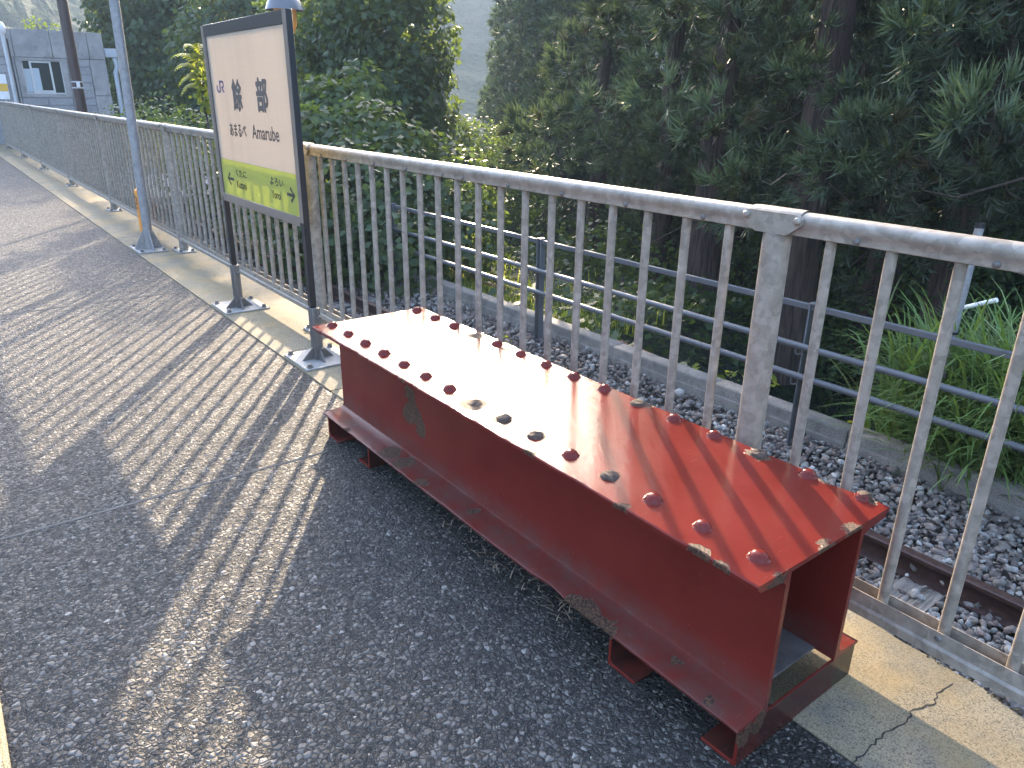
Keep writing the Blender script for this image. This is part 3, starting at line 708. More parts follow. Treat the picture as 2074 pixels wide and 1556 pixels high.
# ------------------------------------------------------------------ station name sign
SG = thing('station_sign', 'black framed station name sign with cream panel and lime green band on two posts', 'sign', (-4.29, 1.48, 0))
SO = (-4.29, 1.48, 0)
KS = 1.4665 / 1.45
def SX(x): return x * KS
def SZ(z): return 1.3516 + (z - 1.3516) * KS
for x in (-4.926, -3.662):
    p = MB(SO).box(x - .0215, x + .0215, 1.4655, 1.4965, 0.30, 1.712).build('post', M['black'], SG, bevel=0.002)
    MB(SO).box(x - .0215, x + .0215, 1.4628, 1.4648, 0.738, 1.7115).build('trim_strip', M['bronze'], p, smooth=False)
    x += 0.006 if x < -4 else 0.014
    lowp = MB(SO).box(x - .030, x + .030, 1.460, 1.504, 0.016, 0.2985)
    for dx in (-.0105, .0105): lowp.box(x + dx - .0045, x + dx + .0045, 1.4565, 1.4595, 0.07, 0.298)
    for dy in (1.470, 1.492): lowp.box(x + .0305, x + .0335, dy - .006, dy + .006, 0.07, 0.298)
    lowp.build('post_sleeve', M['bronzepost'], SG, bevel=0.002)
    x += -0.035 if x < -4 else -0.012
    pl = MB(SO).box(x - .158, x + .158, 1.357, 1.645, 0.0065, 0.016).build('base_plate', M['plate'], SG, bevel=0.002)
    for sx, sy in ((-.13, -.115), (.13, -.115), (-.13, .115), (.13, .115)):
        q = newobj('bolt', _bolt, M['bolt'], pl); q.location = (x + sx - SO[0], 1.501 + sy - SO[1], 0.016)
    for dx, dy in ((1, 0), (-1, 0), (0, 1), (0, -1)):
        a = Vector((dx, dy, 0)); b = Vector((-dy, dx, 0)) * 0.004; c = Vector((x + (.035 if x < -4 else .012), 1.482, 0.016)); r0 = 0.030 if dx else 0.022
        P = [c + a * r0, c + a * (r0 + .062), c + a * (r0 + .062) + Vector((0, 0, .006)), c + a * r0 + Vector((0, 0, .07))]
        MB(SO).add([v - b for v in P] + [v + b for v in P], [(0, 1, 2, 3), (7, 6, 5, 4), (0, 4, 5, 1), (1, 5, 6, 2), (2, 6, 7, 3), (3, 7, 4, 0)]).build('gusset', M['bronzepost'], SG, smooth=False)
    for zz in (0.075, 0.25):
        q = newobj('bolt', _bolt, M['bolt'], SG); q.location = (x + (.065 if x < -4 else .042) - SO[0], 1.49 - SO[1], zz); q.rotation_euler = (0, PI / 2, 0)
XL, XR = -4.904, -3.684
MB(SO).box(XL, XR, 1.464, 1.496, SZ(1.647), 1.7115).build('top_beam', M['black'], SG, bevel=0.002)
MB(SO).box(XL, XR, 1.462, 1.496, 0.716, 0.764).build('bottom_beam', M['bronze'], SG, bevel=0.002)
MB(SO).box(XL, XL + .014, 1.4645, 1.496, 0.7645, SZ(1.6465)).build('side_trim', M['bronze'], SG, smooth=False)
MB(SO).box(XL + .0145, XL + .030, 1.4675, 1.496, 0.7645, SZ(1.6465)).build('side_trim', M['black'], SG, smooth=False)
PXL, PXR, YP = XL + .0305, XR - .0005, 1.4665
MB(SO).box(PXL, PXR, YP, YP + .006, SZ(0.9775), SZ(1.6465)).build('cream_panel', M['panel'], SG, smooth=False)
MB(SO).box(PXL, PXR, YP, YP + .006, 0.7645, SZ(0.977)).build('lime_band', M['lime'], SG, smooth=False)
def text(body, x0, x1, z0, z1, mat, name, bold=0.0, y=YP):
    c = bpy.data.curves.new('txt', 'FONT'); c.body = body; c.resolution_u = 4
    t = bpy.data.objects.new('txt', c); COL.objects.link(t)
    dg = bpy.context.evaluated_depsgraph_get(); me = bpy.data.meshes.new_from_object(t.evaluated_get(dg))
    bpy.data.objects.remove(t)
    V = np.array([v.co[:] for v in me.vertices]); lo, hi = V.min(0), V.max(0)
    out = np.empty_like(V); out[:, 0] = x0 + (V[:, 0] - lo[0]) / (hi[0] - lo[0]) * (x1 - x0); out[:, 2] = z0 + (V[:, 1] - lo[1]) / (hi[1] - lo[1]) * (z1 - z0); out[:, 1] = y - 0.0012
    out -= np.array(SO if mat is not M['inkblack'] else (0, 0, 0))
    F = [tuple(p.vertices) for p in me.polygons]; b = bold * (z1 - z0); nv = len(out); VV = []; FF = []
    offs = [(0, 0)] if not bold else [(b * math.cos(a), b * math.sin(a)) for a in np.linspace(0, 2 * PI, 9)[:-1]]
    for i, (dx, dz) in enumerate(offs):
        VV.append(out + np.array([dx, -0.00012 * i, dz])); FF += [tuple(v + nv * i for v in f) for f in F]
    bpy.data.meshes.remove(me); m2 = bpy.data.meshes.new(name); m2.from_pydata(np.concatenate(VV).tolist(), [], FF)
    return m2
def stext(body, x0, x1, z0, z1, mat, name, bold=0.0): newobj(name, text(body, SX(x0), SX(x1), SZ(z0), SZ(z1), mat, name, bold), mat, SG)
stext('餘', -4.462, -4.318, 1.258, 1.414, M['ink'], 'kanji_lettering', 0.042)
stext('部', -4.084, -3.932, 1.261, 1.419, M['ink'], 'kanji_lettering', 0.042)
stext('あまるべ', -4.577, -4.306, 1.118, 1.186, M['ink'], 'kana_lettering', 0.03)
stext('Amarube', -4.210, -3.823, 1.121, 1.190, M['ink'], 'roman_lettering', 0.022)
stext('くたに', -4.562, -4.384, 0.892, 0.934, M['inkgreen'], 'kana_lettering', 0.02)
stext('Kutani', -4.566, -4.402, 0.828, 0.869, M['inkgreen'], 'roman_lettering', 0.02)
stext('よろい', -4.012, -3.827, 0.898, 0.938, M['inkgreen'], 'kana_lettering', 0.025)
stext('Yoroi', -4.006, -3.876, 0.829, 0.870, M['inkgreen'], 'roman_lettering', 0.02)
def flat(polys, name, mat, y=YP):
    mb = MB(SO)
    for P in polys: mb.add([(SX(x), y - 0.0012, SZ(z)) for x, z in P], [tuple(range(len(P)))])
    mb.build(name, mat, SG, smooth=False)
def arrow(x0, x1, zc, s, t=0.0085):
    tip, tail = (x0, x1) if s < 0 else (x1, x0); d = 1 if s < 0 else -1
    flat([[(tip + d * .008, zc - t), (tail, zc - t), (tail, zc + t), (tip + d * .008, zc + t)],
          [(tip, zc), (tip + d * .052, zc + .042), (tip + d * .064, zc + .042 - 2 * t + .002), (tip + d * .016, zc)],
          [(tip, zc), (tip + d * .016, zc), (tip + d * .064, zc - .042 + 2 * t - .002), (tip + d * .052, zc - .042)]], 'arrow', mat=M['inkgreen'])
arrow(-4.728, -4.612, 0.868, -1); arrow(-3.790, -3.682, 0.870, 1)
def logo():         # interlocked initials, drawn in block strokes
    x0, z0, sx, sz = -4.730, 1.346, 0.132, 0.066
    def P(*a): return [(x0 + u * sx, z0 + v * sz) for u, v in a]
    flat([P((0.0, 0.62), (0.0, 0.30), (0.06, 0.10), (0.20, 0.0), (0.36, 0.0), (0.36, 0.18), (0.26, 0.18), (0.17, 0.25), (0.15, 0.36), (0.15, 0.62)),
          P((0.36, 0.0), (0.46, 0.05), (0.54, 0.16), (0.56, 0.30), (0.56, 1.0), (0.40, 1.0), (0.40, 0.30), (0.36, 0.18)),
          P((0.56, 1.0), (0.56, 0.82), (0.82, 0.82), (0.86, 0.76), (1.0, 0.80), (0.96, 0.94), (0.84, 1.0)),
          P((0.86, 0.76), (0.86, 0.60), (0.82, 0.53), (0.66, 0.53), (0.66, 0.38), (0.84, 0.38), (0.96, 0.46), (1.0, 0.58), (1.0, 0.80)),
          P((0.66, 0.38), (0.84, 0.04), (1.02, 0.04), (0.83, 0.38))], 'company_logo', M['navy'])
logo()

# ------------------------------------------------------------------ lamp pole, marker post
LP = thing('lamp_pole', 'tall galvanised steel pole with gusseted base plate on the platform edge behind the orange marker', 'pole', (-7.355, 1.485, 0))
LO = (-7.355, 1.485, 0)
MB(LO).tube([(-7.355, 1.485, 0.012), (-7.302, 1.555, 5.2)], [0.0395, 0.0375], 24).build('shaft', M['galvlamp'], LP)
pl = MB(LO).box(-7.545, -7.165, 1.352, 1.60, 0.0065, 0.020).build('base_plate', M['plate'], LP, bevel=0.002)
for sx in (-.155, .155):
    for sy in (-.10, .085):
        q = newobj('bolt', _bolt, M['bolt'], pl); q.location = (sx, sy, 0.020)
for dx, dy, w_ in ((1, 0, .13), (-1, 0, .13), (0, -1, .085), (0, 1, .065)):
    a = Vector((dx, dy, 0)); b = Vector((-dy, dx, 0)) * 0.0045; c = Vector((-7.355, 1.485, 0.020)); r0 = 0.0385
    P = [c + a * r0, c + a * (r0 + w_), c + a * (r0 + w_) + Vector((0, 0, .012)), c + a * r0 + Vector((0, 0, .165))]
    MB(LO).add([v - b for v in P] + [v + b for v in P], [(0, 1, 2, 3), (7, 6, 5, 4), (0, 4, 5, 1), (1, 5, 6, 2), (2, 6, 7, 3), (3, 7, 4, 0)]).build('gusset', M['galvlamp'], LP, smooth=False)
_h = at_y(283, 387, 1.575)
MK = thing('marker_post', 'slim orange marker post with black figure 3 half hidden behind the galvanised pole', 'marker post', (-7.922, 1.575, 0))
MO = (-7.922, 1.575, 0); mt_ = 0.465
MB(MO).add([(x, y, z) for z in (.0065, mt_) for x, y in ((-7.975, 1.548), (-7.869, 1.548), (-7.869, 1.602), (-7.975, 1.602))] + [(-7.942, 1.575, mt_ + .03), (-7.902, 1.575, mt_ + .03)],
           [(0, 1, 5, 4), (1, 2, 6, 5), (2, 3, 7, 6), (3, 0, 4, 7), (4, 5, 9, 8), (5, 6, 9), (6, 7, 8, 9), (7, 4, 8), (3, 2, 1, 0)]).build('post_body', M['orange'], MK, bevel=0.003)
me = text('3', -7.962, -7.888, 0.335, 0.415, M['inkblack'], 'numeral', 0.02, 1.548); me.transform(Matrix.Translation(-Vector(MO)))
newobj('numeral', me, M['inkblack'], MK)
MB(MO).box(-7.962, -7.885, 1.5465, 1.5476, 0.300, 0.310).build('dash_mark', M['inkblack'], MK, smooth=False)

# ------------------------------------------------------------------ grey three-rail fence beyond the track
GF = thing('rail_fence', 'dark grey metal fence of three horizontal rails on twin bar posts beyond the track', 'fence', (-8, 4.72, -1.08))
GO = (-8, 4.72, -1.08)
gp = [-2.69 - 3.0 * k for k in range(-2, 6)]
def twin_post():
    mb = MB()
    for sy in (-.034, .034): mb.box(-.0275 if False else -.032, .032, sy - .006, sy + .006, 0, 1.105)
    return mb
_gp = MB().box(-.034, -.022, -.032, .032, 0, 1.11).box(.022, .034, -.032, .032, 0, 1.11).box(-.034, .034, -.032, .032, 1.1105, 1.124).mesh('post', bevel=0.003)
_hook = MB().tube([(0, 0, 0.045), (0, 0, 0.012), (0.006, 0, 0.002), (0.02, 0, 0), (0.045, 0, 0.012)], 0.0065, 8).mesh('hook')
for x in gp:
    p = newobj('post', _gp, M['darkgrey'], GF); p.location = (x + 8, 0, 0)
    for zz in (0.735, 0.505):
        q = newobj('hook', _hook, M['darkgrey'], p); q.location = (-0.085, -0.02, zz)
for x1, x0 in zip(gp[:-1], gp[1:]):
    MB(GO).box(x0 + .0008 - .0, x1 - .0008, 4.703, 4.737, -0.010, 0.040).build('top_rail', M['darkgrey'], GF, bevel=0.004) if False else None
MB(GO).box(-19.5, 4.0, 4.7035, 4.7365, -0.012, 0.0295).build('top_rail', M['darkgrey'], GF, bevel=0.004)
for zz in (-0.268, -0.488):
    MB(GO).tube([(-19.5, 4.665, zz), (4.0, 4.665, zz)], 0.0235, 16).build('pipe_rail', M['darkgrey'], GF)

# rusty low pipe rail on the bank
RP = thing('pipe_railing', 'thin rusty two pipe railing sagging along the grassy bank behind the grey fence', 'railing', (-8, 6.1, -1.2))
RO = (-8, 6.1, -1.2)
tops = [at_y(*q, 5.75) for q in ((640, 417), (735, 458), (830, 505), (1000, 580), (1150, 655), (1290, 705), (1330, 722))]
lows = [at_y(*q, 5.75) for q in ((640, 450), (735, 487), (830, 535), (915, 565), (1000, 610))]
MB(RO).tube(tops, 0.012, 8).build('pipe', M['rustpipe'], RP); MB(RO).tube(lows, 0.010, 8).build('pipe', M['rustpipe'], RP)
for (px, py) in ((730, 452), (822, 488), (1020, 578), (1132, 622), (1260, 690)):
    t = at_y(px, py, 5.78); MB(RO).box(t.x - .016, t.x + .016, 5.765, 5.795, -1.6, t.z).build('stake', M['rustpipe'], RP, smooth=False)

# ------------------------------------------------------------------ far left: building, poles, crossing path, street lamp
BXF = -24.0
BD = thing('station_building', 'grey concrete flat roofed station hut with a sliding window and block courses', 'building', (-26, 2.8, -1.2))
DO = (-26, 2.8, -1.2)
MB(DO).box(-29, BXF - .06, 0.2, 4.46, -1.5, 2.70).build('wall', M['house2'], BD, smooth=False)
yb = [0.2, 1.3, 2.42, 3.27, 4.12, 4.50]
for a, b in zip(yb[:-1], yb[1:]):
    MB(DO).box(BXF - .055, BXF + .03, a + .006, b - .006, 2.115, 2.765).build('fascia_panel', M['house'], BD, bevel=0.006)
MB(DO).box(-29, BXF - .056, 0.2, 4.50, 2.71, 2.76).build('roof', M['house'], BD, smooth=False)
_blk = {}
def blocks(y0, y1, z0, z1, ny, h=0.192):
    nz = int(round((z1 - z0) / h)); wd = (y1 - y0) / ny
    for i in range(nz):
        for j in range(ny):
            key = (round(wd, 4),)
            if key not in _blk: _blk[key] = MB().box(-.03, .03, -wd / 2 + .005, wd / 2 - .005, -h / 2 + .005, h / 2 - .005).mesh('block', bevel=0.003)
            o = newobj('block', _blk[key], M['house2'], BD); o.location = (BXF - .02 + rnd.uniform(-.003, .003) - DO[0], y0 + wd * (j + .5) - DO[1], z1 - h * (i + .5) - DO[2])
blocks(3.565, 4.095, 0.19, 2.11, 1); blocks(2.02, 2.39, 0.19, 2.11, 1); blocks(2.40, 3.555, 0.19, 1.15, 2)
MB(DO).box(BXF - .05, BXF + .022, 4.105, 4.495, 1.215, 2.108).build('corner_panel', M['house'], BD, bevel=0.005)
MB(DO).box(BXF - .05, BXF + .016, 4.105, 4.495, -1.2, 1.205).build('corner_panel', M['house'], BD, bevel=0.005)
WY0, WY1, WZ0, WZ1 = 2.535, 3.425, 1.245, 2.045
sr = MB(DO)
sr.box(BXF - .05, BXF + .018, 2.405, WY0, 1.155, 2.108).box(BXF - .05, BXF + .018, WY1, 3.56, 1.155, 2.108).box(BXF - .05, BXF + .018, WY0, WY1, 1.155, WZ0).box(BXF - .05, BXF + .018, WY0, WY1, WZ1, 2.108)
sr.build('window_surround', M['house'], BD, smooth=False)
WI = MB(DO).box(BXF - .05, BXF - .012, WY0, WY0 + .022, WZ0, WZ1).box(BXF - .05, BXF - .012, WY1 - .022, WY1, WZ0, WZ1).box(BXF - .05, BXF - .008, WY0 + .022, WY1 - .022, WZ0, WZ0 + .028).box(BXF - .05, BXF - .012, WY0 + .022, WY1 - .022, WZ1 - .02, WZ1).build('window', M['alu'], BD, smooth=False)
s0, s1 = 2.70, 3.19
MB(DO).box(BXF - .03, BXF - .009, s0, s0 + .045, WZ0 + .029, WZ1 - .021).box(BXF - .03, BXF - .009, s1 - .045, s1, WZ0 + .029, WZ1 - .021).box(BXF - .03, BXF - .009, s0 + .045, s1 - .045, WZ0 + .029, WZ0 + .085).box(BXF - .03, BXF - .009, s0 + .045, s1 - .045, WZ1 - .055, WZ1 - .021).build('sash', M['alu'], WI, smooth=False)
MB(DO).box(BXF - .024, BXF - .020, s0 + .045, s1 - .045, WZ0 + .085, WZ1 - .055).build('pane', M['glass'], WI, smooth=False)
MB(DO).box(BXF - .046, BXF - .042, WY0 + .022, s0, WZ0 + .029, WZ1 - .02).build('pane', M['glass'], WI, smooth=False)
MB(DO).box(BXF - .046, BXF - .042, s1, WY1 - .022, WZ0 + .029, WZ1 - .02).build('pane', M['glass'], WI, smooth=False)
MB(DO).box(BXF - .041, BXF - .0395, WY0 + .024, s0 - .002, WZ0 + .04, 1.84).build('blind', M['blind'], WI, smooth=False)
MB(DO).box(BXF - .0195, BXF - .0185, s0 + .046, s0 + .20, WZ0 + .086, 1.86).build('blind', M['blind'], WI, smooth=False)
GT = MB(DO).box(BXF - .25, BXF - .02, 4.51, 4.86, 2.18, 2.40).build('gutter_box', M['duct'], BD, bevel=0.01)
MB(DO).tube([(BXF - .1, 4.74, 2.18), (BXF - .1, 4.78, 1.95), (BXF - .1, 4.72, 1.82), (BXF - .1, 4.72, -1.2)], 0.062, 14).build('downpipe', M['duct'], BD)
for k, (px, py) in enumerate(((98, 47), (123, 50))):
    t = at_d(px, py, 27); MB(DO).tube([(t.x, t.y, 2.7), (t.x, t.y, t.z)], 0.03, 8).build('vent_pipe', M['galvlamp'], BD)

BP = thing('utility_pole', 'thick dark brown steel pole standing in front of the grey station hut', 'pole', (-17.75, 2.75, -1.2))
MB((-17.75, 2.75, -1.2)).tube([(-17.75, 2.75, -1.3), (-17.75, 2.75, 6.0)], 0.094, 20).build('shaft', M['brownpole'], BP)
for zz in (1.50, 1.39):
    MB((-17.75, 2.75, -1.2)).tube([(-17.75, 2.75, zz - .012), (-17.75, 2.75, zz + .012)], 0.102, 20).build('band', M['lightgrey'], BP)
MB((-17.75, 2.75, -1.2)).box(-17.66, -17.64, 2.72, 2.78, 1.40, 1.50).build('clip', M['white'], BP, smooth=False)
_a = at_y(0, 60, 2.1); _b = at_y(33, 205, 2.1)
WPX = _b.x; WPY = 2.1
WP = thing('signal_post', 'slim grey post with dark conduit and round white cap by the station hut', 'pole', (WPX, WPY, -1.2))
MB((WPX, WPY, -1.2)).tube([(WPX, WPY, -1.3), (WPX, WPY, _a.z - .05)], 0.04, 14).build('shaft', M['lightgrey'], WP)
MB((WPX, WPY, -1.2)).tube([(WPX + .02, WPY + .07, -1.3), (WPX + .02, WPY + .07, _a.z - .2)], 0.018, 10).build('conduit', M['black'], WP)
MB((WPX, WPY, -1.2)).lathe([(0.001, .16), (.06, .14), (.09, .05), (.085, -.06), (.03, -.13), (.001, -.14)], (WPX, WPY, _a.z), n=14).build('cap', M['white'], WP)
_s = at_y(14, 178, 2.0)
SB = thing('notice_board', 'small white board with an orange yellow stripe fixed beside the slim grey post', 'sign', (_s.x, 2.0, -1.2))
MB((_s.x, 2.0, -1.2)).box(_s.x - .02, _s.x + .02, 1.80, 2.02, _s.z - .26, _s.z + .30).build('board', M['white'], SB, bevel=0.004)
MB((_s.x, 2.0, -1.2)).box(_s.x + .0205, _s.x + .0235, 1.803, 2.017, _s.z - .08, _s.z + .09).build('stripe', M['yellow'], SB, smooth=False)
MB((_s.x, 2.0, -1.2)).tube([(_s.x - .045, 1.93, -1.3), (_s.x - .045, 1.93, _s.z + .2)], 0.022, 8).build('stand', M['lightgrey'], SB)

CP = thing('crossing_path', 'pale raised concrete crossing path over the track seen through the fence bars', 'path', (-19, 4.5, -1.1))
CO = (-19, 4.5, -1.1)
MB(CO).box(-22.0, -16.9, 2.02, 7.6, -0.86, -0.70).build('deck', M['slab'], CP, bevel=0.01)
for yy in (2.2, 3.3, 4.4, 5.5, 6.6, 7.4): MB(CO).box(-17.3, -17.1, yy - .1, yy + .1, -1.6, -0.8605).build('pier', M['kerb'], CP, smooth=False)
PR = thing('handrail', 'pale tubular handrail sloping down beside the station hut downpipe', 'handrail', (-20, 5, -1.0))
_p = [at_y(224, 217, 5.3), at_y(243, 219, 5.3), at_y(258, 228, 5.3), at_y(296, 249, 5.3)]
MB((-20, 5, -1.0)).tube(_p, 0.03, 8).build('rail', M['lightgrey'], PR)
for t in _p[1:]: MB((-20, 5, -1.0)).tube([(t.x, t.y, -1.3), (t.x, t.y, t.z)], 0.022, 8).build('post', M['lightgrey'], PR)

# street lamp whose post stands behind the sign's right-hand post
lt = at_y(577, 24, 5.4)
SL = thing('street_lamp', 'grey domed street lamp with a warm translucent globe rising behind the station sign', 'lamp', (lt.x, 5.4, -1.2))
LOo = (lt.x, 5.4, -1.2)
MB(LOo).tube([(lt.x, 5.4, -1.4), (lt.x, 5.4, lt.z - .42)], 0.04, 14).build('post', M['galvlamp'], SL)
MB(LOo).lathe([(0.001, .26), (.10, .25), (.20, .20), (.275, .11), (.315, .0), (.322, -.015), (.31, -.012), (.265, .10), (.19, .185), (.001, .235)], (lt.x, 5.4, lt.z + .035), n=32).build('shade', M['shade'], SL)
MB(LOo).lathe([(0.001, -.40), (.08, -.38), (.14, -.31), (.18, -.2), (.19, -.05), (.18, .10), (.001, .14)], (lt.x, 5.4, lt.z), n=24).build('globe', M['globe'], SL)
for sx in (-1, 1):
    MB(LOo).tube([(lt.x + sx * .25, 5.4, lt.z + .02), (lt.x + sx * .27, 5.4, lt.z - .15), (lt.x + sx * .22, 5.4, lt.z - .34), (lt.x + sx * .06, 5.4, lt.z - .45), (lt.x, 5.4, lt.z - .46)], 0.011, 8).build('arm', M['shade'], SL)

# galvanised stake behind the grass with its black cap, and a short white pipe
a = at_y(1984, 462, 5.25); b = at_y(1925, 690, 5.25)
GS = thing('steel_stake', 'galvanised steel tube stake with a black cap standing behind the tall grass clump', 'post', (b.x, 5.25, -1.2))
MB((b.x, 5.25, -1.2)).tube([(b.x - (a.x - b.x) * 1.2, 5.25, -1.4), (a.x, 5.25, a.z)], 0.027, 14).build('tube', M['galvlamp'], GS)
MB((b.x, 5.25, -1.2)).tube([(a.x, 5.25, a.z), (a.x, 5.25, a.z + .035)], 0.0285, 14).build('cap', M['black'], GS)
MB((b.x, 5.25, -1.2)).tube([(b.x + .01, 5.25, b.z + .05), (b.x + .01, 5.25, b.z + .066)], 0.030, 14).build('tie', M['black'], GS)
a = at_y(1978, 622, 5.45); b2 = at_y(2022, 607, 5.45)
WPp = MB((a.x, 5.45, a.z)).tube([(a.x - .15, 5.47, a.z - .06), (b2.x, 5.43, b2.z)], 0.016, 12).build('white_pipe', M['white'], None); WPp.location = (a.x, 5.45, a.z)
tag(WPp, 'short white plastic pipe leaning out of the tall grass beside the steel stake', 'pipe')

# ------------------------------------------------------------------ vegetation
def rand_dirs(n): return vn(RNG.normal(size=(n, 3)))
LEAF = np.array([[0, 0, 0], [0.36, 0.42, -0.07], [0, 1.0, -0.12], [-0.36, 0.42, -0.07]], np.float32)
def leaves_at(P, N, size, tint, jit=0.5, droop=0.35):
    """folded two-triangle leaves at points P facing N"""
    n = len(P); N = vn(N + RNG.normal(0, jit, (n, 3)))
    T = vn(np.cross(N, rand_dirs(n))); T = vn(T + np.array([0, 0, -droop])); T = vn(T - N * np.sum(T * N, 1, keepdims=True)); S = np.cross(T, N)
    s = (size * RNG.uniform(0.65, 1.3, n))[:, None, None]
    V = P[:, None, :] + s * (LEAF[None, :, 0:1] * S[:, None] + LEAF[None, :, 1:2] * T[:, None] + LEAF[None, :, 2:3] * N[:, None])
    b = (np.arange(n) * 4)[:, None]; F = np.concatenate([b + np.array([0, 1, 2]), b + np.array([0, 2, 3])])
    return V.reshape(-1, 3), F, np.repeat(tint, 4)
def blob_points(blobs, dens):
    Ps, Ns = [], []
    for (c, r) in blobs:
        r = np.array(r if not np.isscalar(r) else (r, r, r)); n = int(dens * (r[0] * r[1] * r[2]) ** (2 / 3))
        d = rand_dirs(n); d = d[(d[:, 2] > -0.75)]
        lump = np.ones(len(d)); hole = np.zeros(len(d))
        for f_, a_ in ((4.0, .13), (7.5, .10), (12.0, .06)):
            q_ = rand_dirs(3) * f_; ph_ = RNG.uniform(0, 6, 3); lump += a_ * np.sin(d @ q_[0] + ph_[0]) * np.sin(d @ q_[1] + ph_[1]); hole += np.sin(d @ q_[2] * 1.3 + ph_[2])
        k = np.where((RNG.random(len(d)) < 0.85) & (hole > -1.35), RNG.uniform(0.90, 1.04, len(d)), RNG.uniform(0.45, 0.9, len(d)))
        Ps.append(np.array(c) + d * r * (k * lump)[:, None]); Ns.append(vn(d / r + np.array([0, 0, 0.35 / r.mean()])))
    return np.concatenate(Ps), np.concatenate(Ns)
def trunk(name, parent, pts, rads, mat, n=10, o=(0, 0, 0)): return MB(o).tube(pts, rads, n).build(name, mat, parent)
def leafy(name, label, cat, base, blobs, dens, size, mat, tfun=None, group=None, trunk_r=0.12, jit=0.5):
    o = thing(name, label, cat, base, group); B = np.array(base)
    P, N = blob_points(blobs, dens); t = RNG.random(len(P)) * 0.8 + 0.1 * (N[:, 2] > 0.4)
    if tfun is not None: t = tfun(P, t)
    V, F, T = leaves_at(P, N, size, t, jit)
    tag(newobj('crown', npmesh('crown', V - B, F, T), mat, o), kind='stuff')
    if trunk_r:
        mb = MB(base); top = Vector(blobs[0][0]); b = Vector(base)
        mid = b.lerp(top, .5) + Vector((rnd.uniform(-.15, .15), rnd.uniform(-.15, .15), 0))
        mb.tube([b - Vector((0, 0, .3)), mid, top], [trunk_r, trunk_r * .75, trunk_r * .4], 9)
        for (c, r) in blobs[1:6]: mb.tube([mid, mid.lerp(Vector(c), .6) + Vector((0, 0, .1)), Vector(c)], [trunk_r * .5, trunk_r * .3, trunk_r * .12], 6)
        mb.build('trunk', M['bark2'], o)
    return o
def gz(y): 
    f = min(1, max(0, (y - 5.3) / 30)); return -1.22 - 9 * f * f * (3 - 2 * f)
def pbs(px, py, d, r, k): return pb(px, py, d, tuple(x * k for x in r))
def pb(px, py, d, r): q = at_d(px, py, d); return (tuple(q), r)

# the vine-covered tree in the middle, with its draped mounds
D = 17.0
Q = 1.26
c0 = [pbs(770, 110, D, (1.15, 1.0, 1.3), Q), pbs(840, 60, D, (.75, .7, .95), Q), pbs(700, 60, D + .8, (1.0, .9, 1.0), Q), pbs(860, 150, D + .3, (.45, .45, .7), Q), pbs(800, 210, D - .4, (1.05, .8, .9), Q), pbs(880, 210, D + .2, (.42, .4, .75), Q), pbs(690, 150, D + 1, (.9, .8, 1.0), Q), pbs(870, 300, D, (.7, .7, .8), Q), pbs(640, 70, D + 2, (1.0, .9, 1.1), Q), pbs(760, -30, D, (1.1, 1.0, .7), Q)]
def tipglow(P, t): return np.clip(t, 0, 1)
bq = at_d(800, 560, D); leafy('vine_tree', 'tall tree smothered in climbing vines with a ragged sunlit right edge', 'tree', (bq.x, bq.y, gz(bq.y)), c0, 1500, 0.15, M['kudzu'], trunk_r=0.16)
mounds = [('low domed mound of broad vine leaves just above the fence rail', [pb(745, 262, 11.8, (.62, .6, .45)), pb(825, 300, 11.5, (.42, .45, .42)), pb(700, 330, 11.2, (.6, .5, .45)), pb(800, 345, 11.2, (.6, .5, .42)), pb(860, 350, 11.6, (.3, .35, .4))]),
          ('vine covered bush mound behind the right post of the station sign', [pb(680, 225, 12.6, (.48, .5, .42)), pb(640, 270, 11.8, (.5, .5, .42)), pb(725, 190, 13.0, (.42, .45, .5)), pb(650, 205, 12.9, (.4, .4, .4))]),
          ('tangled vine mound hanging over the bank below the vine smothered tree', [pb(700, 420, 11.0, (1.1, .8, .9)), pb(840, 430, 11.0, (.9, .8, .9)), pb(920, 400, 12.0, (.7, .7, .9)), pb(640, 480, 10.6, (.9, .7, .8)), pb(780, 520, 10.4, (1.0, .7, .8)), pb(930, 490, 11.0, (.8, .7, .8)), pb(610, 400, 11.6, (.8, .8, .9))])]
for lb, bl in mounds:
    b = bl[0][0]; leafy('vine_mound', lb, 'bush', (b[0], b[1], gz(b[1])), bl, 2000, 0.125, M['kudzu'], group='vine covered mounds', trunk_r=0.05, jit=0.4)
# the dark broadleaf trees behind the sign and pole, well back across the valley
def pbs(px, py, d, r, k): return pb(px, py, d, tuple(x * k for x in r))
k = 1.72
leafy('broadleaf_tree', 'dark broadleaf tree right of the station hut with lit tips at its left edge', 'tree', tuple(at_d(300, 330, 33).xy) + (-6.0,), [pbs(310, 90, 33, (1.25, 1.2, 1.6), k), pbs(270, 40, 34, (.8, .8, 1.0), k), pbs(390, 60, 32, (1.2, 1.0, 1.4), k), pbs(330, 200, 32.5, (1.2, 1.0, 1.0), k), pbs(255, 130, 34, (.5, .5, .9), k), pbs(300, -30, 33, (1.4, 1.2, .9), k), pbs(400, 220, 31, (1.1, 1.0, 1.0), k), pbs(270, 250, 32, (.8, .8, .8), k)], 760, 0.24, M['broad'], trunk_r=0.3)
k = 1.68
leafy('broadleaf_tree', 'dark broadleaf tree whose crown spreads behind the station sign top', 'tree', tuple(at_d(520, 330, 28).xy) + (-6.0,), [pbs(500, 60, 28, (1.3, 1.1, 1.5), k), pbs(590, 60, 27.5, (1.0, .9, 1.2), k), pbs(450, 150, 28, (1.1, 1.0, 1.2), k), pbs(570, 180, 27, (1.1, 1.0, 1.3), k), pbs(480, 270, 27, (1.2, 1.0, 1.2), k), pbs(600, 290, 26.5, (.9, .9, 1.0), k), pbs(640, 20, 28, (.8, .8, 1.0), k), pbs(540, -40, 28, (1.4, 1.2, .9), k)], 760, 0.21, M['broad'], trunk_r=0.3)
